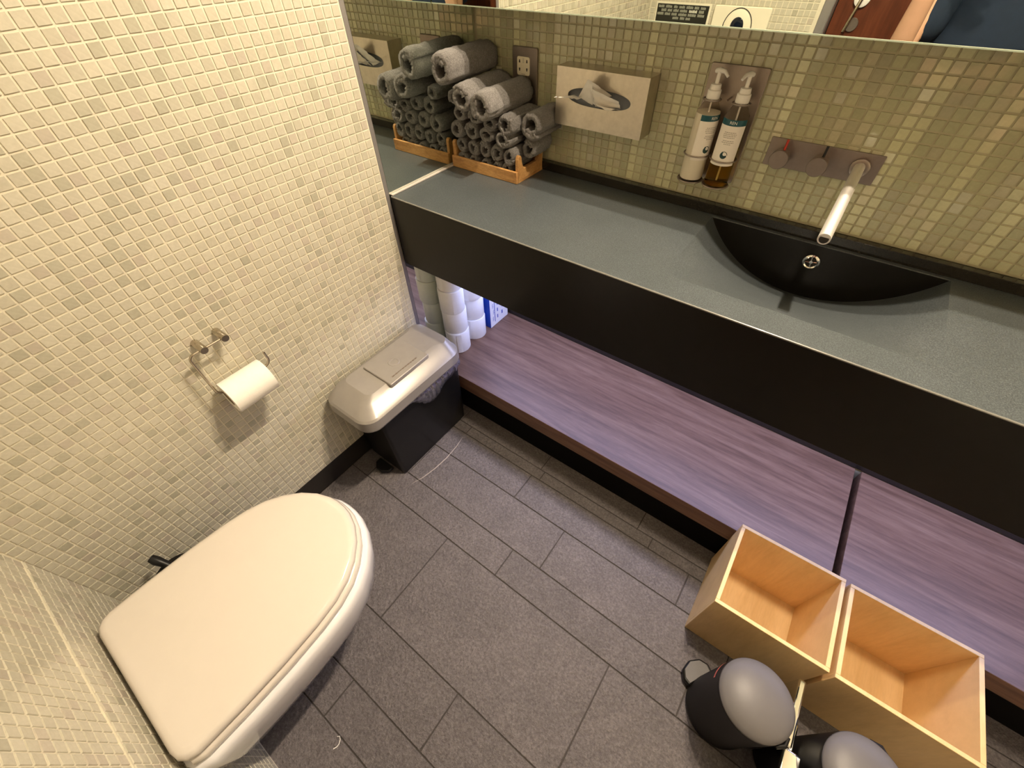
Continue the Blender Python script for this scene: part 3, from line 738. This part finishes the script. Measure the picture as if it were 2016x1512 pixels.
def pan_ring(off, z, sx=1.0, sy=1.0):
    return [(TCX+(x-TCX)*sx, BK+(y-BK)*sy, z) for x, y in dline(off, BK)]
part('pan', MB().rings([pan_ring(0.0, 0.080, 0.42, 0.52), pan_ring(0.0, 0.083, 0.50, 0.58), pan_ring(0.0, 0.100, 0.60, 0.66), pan_ring(0.0, 0.15, 0.76, 0.80), pan_ring(0.005, 0.22, 0.92, 0.92), pan_ring(0.012, 0.29, 1.0, 1.0),
      pan_ring(0.020, 0.335), pan_ring(0.0245, 0.370), pan_ring(0.0230, 0.390), pan_ring(0.017, 0.3995), pan_ring(0.004, 0.4012)]), M['ceramic'], to, True, sharp=70)
for sx in (-1, 1):
    part('hinge', MB().lathe([(0.011, -0.02), (0.011, 0.02)], (TCX+sx*0.075, -1.555, 0.412), 18, 'x'), M['chrome'], to, True)
    part('side_fixing_cover', MB().lathe([(0.016, 0.0), (0.015, sx*0.004), (0.010, sx*0.006)], (TCX+sx*0.176, -1.510, 0.265), 20, 'x'), M['ceramic'], to, True)

# flush plate and sign above the toilet, seen in the mirror
fp = thing('flush_plate', 'cream flush plate with oval button and dark sensor eye', 'flush plate', (0.40, YF, 0.98))
part('plate', MB().prism(rrect(0.410, 1.058, 0.1150, 0.078, 0.008), 'y', YF+0.0005, YF+0.010), M['flush'], fp, bev=0.003)
def ellip(cx, cz, a, b, n=40): return [(cx+a*math.cos(2*PI*k/n), cz+b*math.sin(2*PI*k/n)) for k in range(n)]
mb = MB(); mb.rings([[(x, YF+h, z) for x, z in ellip(0.406, 1.066, a, b)] for a, b, h in ((0.056, 0.062, 0.0102), (0.055, 0.061, 0.0145), (0.046, 0.052, 0.018), (0.026, 0.030, 0.019))])
bt = part('oval_button', mb, M['flush'], fp, True)
mb = MB(); mb.rings([[(x, YF+h, z) for x, z in ellip(0.407, 1.072, a, b)] for a, b, h in ((0.027, 0.031, 0.0188), (0.024, 0.028, 0.0212), (0.012, 0.014, 0.0225))])
part('sensor_eye', mb, M['lens'], bt, True)
mb = MB(); mb.tube([(x, YF+0.0104, z) for x, z in ellip(0.406, 1.066, 0.0585, 0.0645)], 0.0016, 8, closed=True)
part('button_groove', mb, M['slot'], fp, True)
sg = thing('wall_sign', 'small black notice with rows of pale lettering', 'sign', (0.142, YF, 1.045))
part('sign_frame', MB().box(0.030, 0.280, YF+0.0004, YF+0.003, 1.058, 1.136), M['flush'], sg, bev=0.001)
pl = part('sign_plate', MB().box(0.0385, 0.2715, YF+0.0032, YF+0.0055, 1.0665, 1.1290), M['sign_black'], sg, bev=0.0005)
r = random.Random(12); mb = MB(); mb2 = MB()
for k, (z, a, b) in enumerate(((1.1170, 0.045, 0.265), (1.1045, 0.060, 0.255), (1.0920, 0.043, 0.264), (1.0795, 0.118, 0.198))):
    x = a
    while x < b-0.008:
        L = min(r.uniform(0.016, 0.038), b-x)
        tgt = mb2 if (k == 1 and x < 0.225 and x+L > 0.205) else mb
        q = x
        while q < x+L-0.002:
            ww = r.uniform(0.0030, 0.0048); hh = 0.0085
            tgt.box(q, min(q+ww, x+L), YF+0.0056, YF+0.0060, z-0.001, z+hh*r.uniform(0.75, 1.0)); q += ww+0.0013
        x += L+0.007
part('lettering', mb, M['sign_print'], pl)
if mb2.v: part('bold_lettering', mb2, M['sign_print_light'], pl)

# ================================================================== TOILET ROLL HOLDER
hd = thing('toilet_roll_holder', 'satin nickel wall holder with bent wire arm for toilet paper', 'holder', (0.0, -1.04, 0.757))
PO = [(-1.0665, 0.758), (-1.0165, 0.7585)]
for (y, z) in PO:
    part('post', MB().lathe([(0.0085, 0.0004), (0.0090, 0.002), (0.0090, 0.045), (0.0080, 0.0465)], (0, y, z), 28, 'x'), M['nickel'], hd, True)
xb = 0.037
def arc(c, u, v, r_, a0, a1, n=6): return [Vector(c)+Vector(u)*r_*math.cos(a0+(a1-a0)*k/n)+Vector(v)*r_*math.sin(a0+(a1-a0)*k/n) for k in range(n+1)]
ya, yz, zb_ = -1.100, -0.962, 0.6350
path = [(xb, PO[1][0]+0.008, 0.7575), (xb, PO[0][0]-0.008, 0.7575)]
path += arc((xb, ya+0.014, 0.7575-0.014), (0, 0, 1), (0, -1, 0), 0.014, 0, PI/2)
path += arc((xb+0.006, ya+0.014, zb_+0.014), (0, -1, 0), (0, 0, -1), 0.014, 0, PI/2)
path += [(xb+0.010, -1.02, zb_)]
path += arc((xb+0.010, yz-0.016, zb_+0.016), (0, 0, -1), (0, 1, 0), 0.016, 0, PI/2)
path += [(xb+0.004, yz, zb_+0.034)]
part('wire_arm', MB().tube(path, 0.0033, 12), M['nickel'], hd, True)
# the roll
RC, RR, RY0, RY1 = (0.0535, 0.6190), 0.0425, -1.0895, -0.9835
rl = thing('toilet_roll', 'white toilet paper roll hanging on the nickel wall holder', 'toilet roll', (RC[0], (RY0+RY1)/2, RC[1]-RR))
mb = MB(); ring_o = [(RC[0]+RR*math.cos(2*PI*k/48), RC[1]+RR*math.sin(2*PI*k/48)) for k in range(48)]
ring_i = [(RC[0]+0.0215*math.cos(2*PI*k/48), RC[1]+0.0215*math.sin(2*PI*k/48)) for k in range(48)]
mb.rings([[(x, RY0, z) for x, z in ring_i], [(x, RY0, z) for x, z in ring_o], [(x, RY1, z) for x, z in ring_o], [(x, RY1, z) for x, z in ring_i]], False, False)
part('paper', mb, M['paper'], rl, True)
mb = MB(); mb.rings([[(RC[0]+(x-RC[0])*0.99, RY0+0.0005, RC[1]+(z-RC[1])*0.99) for x, z in ring_i], [(RC[0]+(x-RC[0])*0.99, RY1-0.0005, RC[1]+(z-RC[1])*0.99) for x, z in ring_i]], False, False)
part('core', mb, M['card'], rl, True)
lp2 = []
for k in range(9):
    a = -0.35 - k*0.16; lp2.append((RC[0]+(RR+0.0008+0.0004*k)*math.cos(a), RC[1]+(RR+0.0008+0.0004*k)*math.sin(a)))
lp2 += [(lp2[-1][0]-0.004, lp2[-1][1]-0.010)]
mb = MB(); mb.rings([[(x, RY0+0.001, z) for x, z in lp2], [(x, RY1-0.001, z) for x, z in lp2]], False, False, closed=False)
part('loose_sheet', mb, M['paper'], rl, True)

# ================================================================== SANITARY BIN
sb = thing('sanitary_bin', 'black sanitary bin with silver grey lid beside the mosaic wall', 'bin', (0.115, -0.64, 0))
def rr2(x0, x1, y0, y1, r, n=7):
    p = []
    for (cx, cy, a0) in ((x1-r, y1-r, 0), (x0+r, y1-r, PI/2), (x0+r, y0+r, PI), (x1-r, y0+r, 1.5*PI)):
        for k in range(n+1): a = a0+k/n*PI/2; p.append((cx+r*math.cos(a), cy+r*math.sin(a)))
    return p
mb = MB(); mb.rings([[(x, y, z) for x, y in rr2(*b_, 0.012)] for b_, z in (((0.016, 0.198, -0.806, -0.462), 0.004), ((0.014, 0.200, -0.808, -0.460), 0.010), ((0.012, 0.203, -0.822, -0.456), 0.345))])
part('body', mb, M['black_plastic'], sb, True, sharp=35)
pd = MB(); pd.rings([[(x, y, z) for x, y in [(0.150, -0.815), (0.150, -0.838), (0.128, -0.856), (0.098, -0.856), (0.076, -0.838), (0.076, -0.815)]] for z in (0.006, 0.020)])
part('pedal', pd, M['black_plastic'], sb, bev=0.004)
LX0, LX1, LY0, LY1 = 0.012, 0.2335, -0.884, -0.446
def lidring(i, z, r): return [(x, y, z) for x, y in rr2(LX0+i, LX1-i, LY0+i, LY1-i, r)]
mb = MB()
top = [(x, y) for x, y in rr2(LX0+0.020, 0.186, LY0+0.040, LY1-0.020, 0.030)]
mb.rings([lidring(0.010, 0.352, 0.045), lidring(0.002, 0.354, 0.050), lidring(0.0, 0.360, 0.052), lidring(0.002, 0.394, 0.052), lidring(0.008, 0.4005, 0.046),
          [(x, y, 0.4285 - 0.010*max(0, (-0.70-y)/0.15)) for x, y in top], [(x*0.8+0.02, y*0.8-0.133, 0.4315) for x, y in top]])
ldo = part('lid', mb, M['silver_lid'], sb, True, sharp=16)
mb = MB(); fpz = 0.4335
mb.rings([[(x, y, z) for x, y in rr2(0.060+i, 0.192-i, -0.737+i, -0.570-i, 0.004, 3)] for i, z in ((0.0, 0.4255), (0.0, fpz+0.0035), (0.002, fpz+0.0055))])
fp_ = part('flap', mb, M['silver_lid'], ldo, True, sharp=28)
dc = (0.124, -0.662)
part('dial_emboss', MB().lathe([(0.0195, 0.0), (0.0185, 0.0012), (0.013, 0.0015), (0.0125, 0.0006)], (*dc, fpz+0.0054), 32), M['silver_lid'], ldo, True)
r = random.Random(2); mb = MB()
y = -0.712
while y < -0.61:
    L = r.uniform(0.004, 0.010); mb.box(0.168, 0.1735, y, y+L, fpz+0.0054, fpz+0.0059); y += L+0.0035
part('embossed_print', mb, M['taupe_steel'], ldo)
mb = MB(); r = random.Random(8); R_ = []
for k in range(6):
    row = []
    for i in range(60):
        t = i/59; y = -0.805+0.345*t
        low = 0.340 - 0.095*math.exp(-((y+0.605)/0.075)**2) - 0.045*math.exp(-((y+0.49)/0.05)**2)
        q_ = k/5; z = 0.352 + (low-0.352)*q_
        fold = noise.noise(Vector((y*75, q_*1.5, 3.0)))
        row.append((0.2065 + 0.016*math.sin(PI*min(1, q_*0.9+0.1))*(0.35+(0.352-low)*9) + 0.006*fold + r.uniform(-0.0012, 0.0012), y+0.004*noise.noise(Vector((y*60, q_*4, 9.0))), z+r.uniform(-0.002, 0.002)))
    R_.append(row)
mb.rings(R_, False, False, closed=False)
part('bin_liner', mb, M['bag'], sb, True, sharp=180, label='shiny clear liner edge hanging out under the lid')

# ================================================================== TOILET BRUSH
tbx, tby = 0.119, -1.433
tbr = thing('toilet_brush', 'black round toilet brush pot between toilet and mosaic wall', 'toilet brush', (tbx, tby, 0))
part('pot', MB().lathe([(0.054, 0.0), (0.058, 0.004), (0.063, 0.29), (0.058, 0.302), (0.020, 0.306)], (tbx, tby, 0.0003), 36), M['black_plastic'], tbr, True)
part('handle_knob', MB().tube([(0.090, -1.430, 0.300), (0.070, -1.438, 0.318), (0.058, -1.4435, 0.326), (0.046, -1.448, 0.333)], [0.0095, 0.0095, 0.0115, 0.0095], 18), M['black_plastic'], tbr, True)

# ================================================================== TOILET ROLL STACKS AND CARTON ON THE SHELF
def shelf_roll(cx, cy, z0, r_, seed, label, hh=0.099):
    t = thing('spare_toilet_roll', label, 'toilet roll', (cx, cy, z0), 'spare toilet rolls stacked on the walnut shelf')
    rg = random.Random(seed); mb = MB(); rings = []
    for k, (q, z) in enumerate(((0.43, 0.0), (0.96, 0.0), (1.0, 0.004), (1.0, 0.05), (1.01, hh-0.004), (0.965, hh-0.0006), (0.43, hh-0.0006))):
        rings.append([(cx+r_*q*math.cos(a)*(1+0.02*math.sin(2*a+seed)), cy+r_*q*math.sin(a)*(1+0.02*math.sin(3*a+seed)), z0+z) for a in [2*PI*j/40 for j in range(40)]])
    mb.rings(rings, False, False)
    part('paper', mb, M['paper_cool'], t, True, sharp=40)
    part('core', MB().lathe([(r_*0.43, 0.001), (r_*0.43, hh-0.001)], (cx, cy, z0), 28, 'z', False, False), M['card'], t, True)
    a0 = rg.uniform(4.3, 5.6)
    tail = [(cx+(r_*1.012)*math.cos(a0+0.06*k), cy+(r_*1.012)*math.sin(a0+0.06*k)) for k in range(8)]
    m2 = MB(); m2.rings([[(x, y, z0+z) for x, y in tail] for z in (0.003, hh-0.004)], False, False, closed=False)
    part('tail_sheet', m2, M['paper_cool'], t, True)
NM = ['bottom', 'second', 'third', 'top']
for s, (cx, cy, nm, r_) in enumerate(((0.0515, -0.300, 'front stack beside the sanitary bin lid', 0.0475), (0.0515, -0.196, 'rear stack beside the blue carton', 0.0475))):
    for k in range(4):
        shelf_roll(cx+(0.003, -0.001, 0.002, 0.000)[k], cy+(0.0, 0.003, -0.002, 0.002)[k], ZS+0.0004+0.0995*k, r_, s*7+k, '%s spare toilet roll of the %s' % (NM[k], nm))
ca = thing('blue_carton', 'blue and white printed carton on the shelf behind toilet rolls', 'carton', (0.060, -0.075, ZS))
part('carton_body', MB().box(0.026, 0.0950, -0.1360, -0.016, ZS+0.0004, 0.56), M['blue_card'], ca, bev=0.0012)
cf = part('side_face', MB().box(0.0951, 0.0957, -0.1355, -0.0165, ZS+0.0015, 0.559), M['white_card'], ca)
mb = MB(); mb.box(0.0957, 0.0960, -0.1080, -0.1040, ZS+0.02, 0.555)
for k in range(9):
    z = ZS+0.030+0.034*k
    for j in range(4): mb.box(0.0957, 0.0960, -0.120+0.002*(j % 2)+0.0045*(k % 2), -0.1165+0.002*(j % 2)+0.0045*(k % 2), z+0.0055*j, z+0.0055*j+0.004)
    mb.box(0.0957, 0.0960, -0.090, -0.084, z, z+0.018); mb.box(0.0957, 0.0960, -0.060+0.003*(k % 3), -0.052+0.003*(k % 3), z+0.004, z+0.022)
part('side_print', mb, M['blue_print'], cf)

# ================================================================== OPEN BAMBOO BOXES
def bbox(x0, x1, y0, y1, hgt, label, rz):
    t = thing('bamboo_box', label, 'box', ((x0+x1)/2, (y0+y1)/2, 0), 'open bamboo boxes on the floor')
    w_ = 0.0095
    part('base_panel', MB().box(x0+w_, x1-w_, y0+w_, y1-w_, 0.0015, 0.012), M['bamboo'], t)
    part('front_panel', MB().box(x0, x1, y0, y0+w_, 0.0005, hgt), M['bamboo'], t, bev=0.001)
    part('back_panel', MB().box(x0, x1, y1-w_, y1, 0.0005, hgt), M['bamboo'], t, bev=0.001)
    part('side_panel', MB().box(x0, x0+w_, y0+w_, y1-w_, 0.0005, hgt), M['bamboo'], t, bev=0.001)
    part('side_panel', MB().box(x1-w_, x1, y0+w_, y1-w_, 0.0005, hgt), M['bamboo'], t, bev=0.001)
    t.rotation_euler = (0, 0, rz)
bbox(1.231, 1.4845, -0.6785, -0.4375, 0.262, 'open bamboo box in front of the long walnut board', 0.012)
bbox(1.4955, 1.7605, -0.6760, -0.4370, 0.262, 'open bamboo box in front of the short walnut board', 0.014)

# ================================================================== PEDAL BINS
def pedal_bin(cx, cy, ang, label):
    t = thing('pedal_bin', label, 'bin', (cx, cy, 0), 'black pedal bins with grey lids')
    part('body', MB().lathe([(0.076, 0.0), (0.0785, 0.004), (0.0790, 0.016), (0.0765, 0.020), (0.0775, 0.242), (0.0765, 0.250)], (cx, cy, 0.0004), 56), M['black_matte'], t, True)
    lid = part('lid', MB().lathe([(0.0760, 0.2505), (0.0768, 0.2525), (0.0755, 0.2565), (0.068, 0.2635), (0.055, 0.2700), (0.036, 0.2755), (0.016, 0.2782), (0.002, 0.2786)], (cx, cy, 0.0004), 56), M['grey_lid'], t, True)
    def at(r_, a, z): return (cx+r_*math.cos(a), cy+r_*math.sin(a), z)
    lens_o = [at(0.081, ang-0.50, 0), at(0.098, ang-0.44, 0), at(0.112, ang-0.26, 0), at(0.1175, ang, 0), at(0.112, ang+0.26, 0), at(0.098, ang+0.44, 0), at(0.081, ang+0.50, 0)]
    ring = [(p[0], p[1]) for p in lens_o]
    mb = MB(); mb.rings([[(x, y, z) for x, y in ring] for z in (0.008, 0.0245)])
    pdl = part('pedal', mb, M['black_plastic'], t, bev=0.004)
    c = Vector(at(0.096, ang, 0)); inr = [((x-c.x)*0.84+c.x, (y-c.y)*0.84+c.y) for x, y in ring]
    mb = MB(); mb.rings([[(x, y, z) for x, y in inr] for z in (0.0246, 0.0262)])
    part('pedal_pad', mb, M['pad'], pdl, bev=0.0005)
    hb = ang+PI
    mb = MB().tube([at(0.079, hb-0.22, 0.240), at(0.084, hb, 0.242), at(0.079, hb+0.22, 0.240)], 0.0045, 10)
    part('hinge', mb, M['black_plastic'], t, True)
    r = random.Random(4); m = MB(); la = ang+0.21; x = -0.025
    while x < 0.025:
        L = r.uniform(0.0025, 0.0048)
        for q in range(2): m.add([(x+L*q/2, -0.0055, 0), (x+L*(q+1)/2, -0.0055, 0), (x+L*(q+1)/2, 0.0055*r.uniform(0.7, 1.1), 0), (x+L*q/2, 0.0055*r.uniform(0.7, 1.1), 0)], [(0, 1, 2, 3)])
        x += L+0.0007
    m.v = [Vector((cx+0.0782*math.cos(la+p.x/0.078), cy+0.0782*math.sin(la+p.x/0.078), 0.2180+p.y)) for p in m.v]
    part('red_lettering', m, M['pink_print'], t)
    return t
pedal_bin(1.372, -0.818, 2.62, 'black pedal bin standing below the long walnut board and its box')
pedal_bin(1.580, -0.826, -1.85, 'black pedal bin standing below the box of the short walnut board')
cb = thing('chrome_brush_box', 'polished chrome upright box between the two black pedal bins', 'chrome box', (1.4765, -0.83, 0))
part('box_body', MB().box(1.4575, 1.4955, -0.960, -0.846, 0.0005, 0.200), M['chrome'], cb, bev=0.005, seg=3)
part('rear_bar', MB().box(1.4560, 1.4720, -0.8455, -0.700, 0.0005, 0.204), M['chrome'], cb, bev=0.004, seg=3)
part('rear_plate', MB().box(1.4725, 1.4955, -0.8455, -0.775, 0.0005, 0.150), M['core_grey'], cb, bev=0.004, seg=3)

# ================================================================== SMALL BITS ON THE FLOOR
q = [(0.602, -1.409), (0.606, -1.402), (0.606, -1.396), (0.601, -1.389), (0.594, -1.386), (0.590, -1.390)]
solo('paper_scrap', MB().tube([(0.622+(x-0.6), -1.455+(y+1.40)*1.1, 0.0016+0.0012*math.sin(i*1.3)) for i, (x, y) in enumerate(q)], [0.0013, 0.0011, 0.0010, 0.0009, 0.0008, 0.0005], 7), M['paper'],
     'tiny white curl of paper on the slate floor beside the toilet', 'scrap', (0.622, -1.455, 0), smooth=True)

# ================================================================== CEILING DOWNLIGHTS (BASIN LAMP AND TWO ADDED ONES)
for k, (p, wt, sz, c) in enumerate(LAMPS):
    t = thing('downlight', ('recessed ceiling downlight above the basin, clear of the mirror', 'added ceiling downlight standing in for light bounced off the mirror', 'added weak ceiling fill light near the door')[k], 'light', (p[0], p[1], HC))
    part('bezel', MB().lathe([(sz*0.5+0.004, -0.002), (sz*0.5+0.006, -0.007), (sz*0.5+0.018, -0.005), (sz*0.5+0.020, -0.0005)], (p[0], p[1], HC), 40, 'z', False, False), M['white_plastic'], t, True)
    part('diffuser', MB().lathe([(sz*0.5+0.004, -0.003), (0.001, -0.003)], (p[0], p[1], HC), 36, 'z', False, True), M['lamp_glow'], t)

# ================================================================== PERSON AND PHONE (seen in the mirror)
def skin(name, verts, edges, radii, mat, root, root_i=0, lvl=2):
    org = wloc(root)
    me = bpy.data.meshes.new(name); me.from_pydata([Vector(v)-org for v in verts], edges, [])
    o = link(name, me, root)
    md = o.modifiers.new('skin', 'SKIN'); md.use_smooth_shade = True
    sv = me.skin_vertices[0].data if me.skin_vertices else None
    if sv is None:
        bm = bmesh.new(); bm.from_mesh(me); bm.verts.layers.skin.verify(); bm.to_mesh(me); bm.free(); sv = me.skin_vertices[0].data
    for i, r_ in enumerate(radii):
        sv[i].radius = r_ if isinstance(r_, tuple) else (r_, r_); sv[i].use_root = (i == root_i)
    s = o.modifiers.new('sub', 'SUBSURF'); s.levels = lvl; s.render_levels = lvl
    me.materials.append(mat)
    return o
px_, py_ = 1.232, -1.455
pe = thing('person', 'person in navy short sleeved shirt holding up a phone, back to the door', 'person', (px_, py_, 0))
JV = [(px_, py_, 0.93), (px_, py_, 1.12), (px_, py_+0.005, 1.32), (px_, py_, 1.42), (px_-0.01, py_+0.02, 1.50), (px_-0.02, py_+0.05, 1.60), (px_-0.02, py_+0.055, 1.68),
      (px_-0.17, py_, 1.40), (px_-0.232, py_+0.10, 1.03), (px_-0.226, py_+0.185, 1.30),                     # left arm
      (px_+0.17, py_, 1.40), (px_+0.225, py_-0.005, 1.10), (px_+0.235, py_+0.06, 0.86),                      # right arm
      (px_-0.09, py_, 0.86), (px_-0.095, py_+0.02, 0.48), (px_-0.095, py_-0.01, 0.08), (px_-0.10, py_+0.11, 0.04),
      (px_+0.09, py_, 0.86), (px_+0.095, py_+0.02, 0.48), (px_+0.095, py_-0.01, 0.08), (px_+0.10, py_+0.11, 0.04)]
JE = [(0, 1), (1, 2), (2, 3), (3, 4), (4, 5), (5, 6), (3, 7), (7, 8), (8, 9), (3, 10), (10, 11), (11, 12), (0, 13), (13, 14), (14, 15), (15, 16), (0, 17), (17, 18), (18, 19), (19, 20)]
JR = [(0.15, 0.095), (0.14, 0.09), (0.165, 0.10), (0.10, 0.075), 0.052, 0.078, 0.070, 0.052, 0.038, 0.026, 0.052, 0.038, 0.026, 0.080, 0.055, 0.038, 0.030, 0.080, 0.055, 0.038, 0.030]
body = skin('body', JV, JE, JR, M['skin'], pe)
skin('shirt', [JV[0], JV[1], JV[2], (px_, py_, 1.40), (px_-0.165, py_, 1.392), (px_-0.200, py_+0.045, 1.075), (px_+0.165, py_, 1.392), (px_+0.195, py_+0.035, 1.24)],
     [(0, 1), (1, 2), (2, 3), (3, 4), (4, 5), (3, 6), (6, 7)], [(0.175, 0.115), (0.172, 0.112), (0.185, 0.118), (0.12, 0.085), 0.072, 0.074, 0.070, 0.064], M['shirt'], pe)
skin('trousers', [(px_, py_, 0.95), JV[13], JV[14], (px_-0.095, py_-0.008, 0.12), JV[17], JV[18], (px_+0.095, py_-0.008, 0.12)], [(0, 1), (1, 2), (2, 3), (0, 4), (4, 5), (5, 6)],
     [(0.170, 0.112), 0.096, 0.072, 0.060, 0.096, 0.072, 0.060], M['trousers'], pe)
for sx in (-1, 1):
    mb = MB(); cx_ = px_+sx*0.10
    mb.rings([[(cx_+a*math.cos(2*PI*j/20), py_+0.055+b*math.sin(2*PI*j/20), z) for j in range(20)] for a, b, z in ((0.044, 0.130, 0.001), (0.050, 0.138, 0.012), (0.048, 0.134, 0.035), (0.042, 0.110, 0.062), (0.034, 0.075, 0.080))])
    part('shoe', mb, M['shoe'], pe, True)
# head details
hx, hy, hz = px_-0.02, py_+0.055, 1.645
mb = MB(); rr_ = []
for i in range(11):
    a = PI*(0.0+0.62*i/10); rad = math.sin(a)
    rr_.append([(hx+0.091*rad*math.cos(2*PI*j/28), hy-0.018+0.108*rad*math.sin(2*PI*j/28)*(0.86 if math.sin(2*PI*j/28) > 0 else 1.0), hz+0.02+0.118*math.cos(a)) for j in range(28)])
mb.rings(rr_, True, False)
part('hair', mb, M['hair'], pe, True, sharp=180)
for sx in (-1, 1):
    part('eye', MB().lathe([(0.001, -0.009), (0.007, -0.006), (0.0098, 0), (0.007, 0.006), (0.001, 0.009)], (hx+sx*0.030, hy+0.074, 1.640), 16, 'y'), M['white_plastic'], pe, True)
    part('ear', MB().lathe([(0.004, -0.006), (0.020, -0.004), (0.024, 0), (0.018, 0.006)], (hx+sx*0.084, hy-0.005, 1.625), 18, 'x'), M['skin'], pe, True)
part('nose', MB().tube([(hx, hy+0.074, 1.648), (hx, hy+0.092, 1.618), (hx, hy+0.080, 1.604)], [0.006, 0.012, 0.007], 12), M['skin'], pe, True)
part('mouth', MB().tube([(hx-0.022, hy+0.070, 1.578), (hx, hy+0.080, 1.577), (hx+0.022, hy+0.070, 1.578)], [0.002, 0.005, 0.002], 10), M['pink_print'], pe, True)
# phone held just behind the lens, and the hands closed round its ends
FW, RT, UP = ROT @ Vector((0, 0, -1)), ROT @ Vector((1, 0, 0)), ROT @ Vector((0, 1, 0))
pc = CAM - FW*0.022 + RT*0.052 - UP*0.020
ph = thing('phone', 'dark phone held in the raised hand of the person', 'phone', tuple(pc))
mb = MB(); mb.rings([[pc + RT*u + UP*v + FW*d for u, v in rrect(0, 0, 0.074, 0.036, 0.010)] for d in (-0.004, 0.004)])
part('phone_body', mb, M['black_plastic'], ph, bev=0.001)
def hand(c, wr, ax, up, fw):
    """palm from the wrist to the knuckles c, four curled fingers along -ax, thumb on the side"""
    palm = wr + (c-wr)*0.55
    vs = [wr, palm, c]; es = [(0, 1), (1, 2)]; rs = [0.025, (0.034, 0.017), (0.030, 0.015)]
    for k in range(4):
        a = c + up*(0.026-0.017*k); b = a - ax*0.016 - fw*0.010 + up*0.004; d = b - ax*(0.030-0.004*abs(k-1)) + fw*0.002
        i0 = len(vs); vs.extend([a, b, d]); es.extend([(2, i0), (i0, i0+1), (i0+1, i0+2)]); rs.extend([0.0092, 0.0086, 0.0075])
    a = palm + up*0.025 + fw*0.004; b = c + up*0.030 + fw*0.004; d = b - ax*0.020
    i0 = len(vs); vs.extend([a, b, d]); es.extend([(1, i0), (i0, i0+1), (i0+1, i0+2)]); rs.extend([0.012, 0.010, 0.0085])
    skin('hand', vs, es, rs, M['skin'], pe)
hand(pc - RT*0.100 - UP*0.022 - FW*0.042, Vector(JV[9]), -RT, UP, FW)
hand(Vector(JV[12]) + Vector((0.0, 0.03, -0.09)), Vector(JV[12]), Vector((0.15, 0, 1)).normalized(), Vector((0, 1, 0)), Vector((-1, 0, 0)))
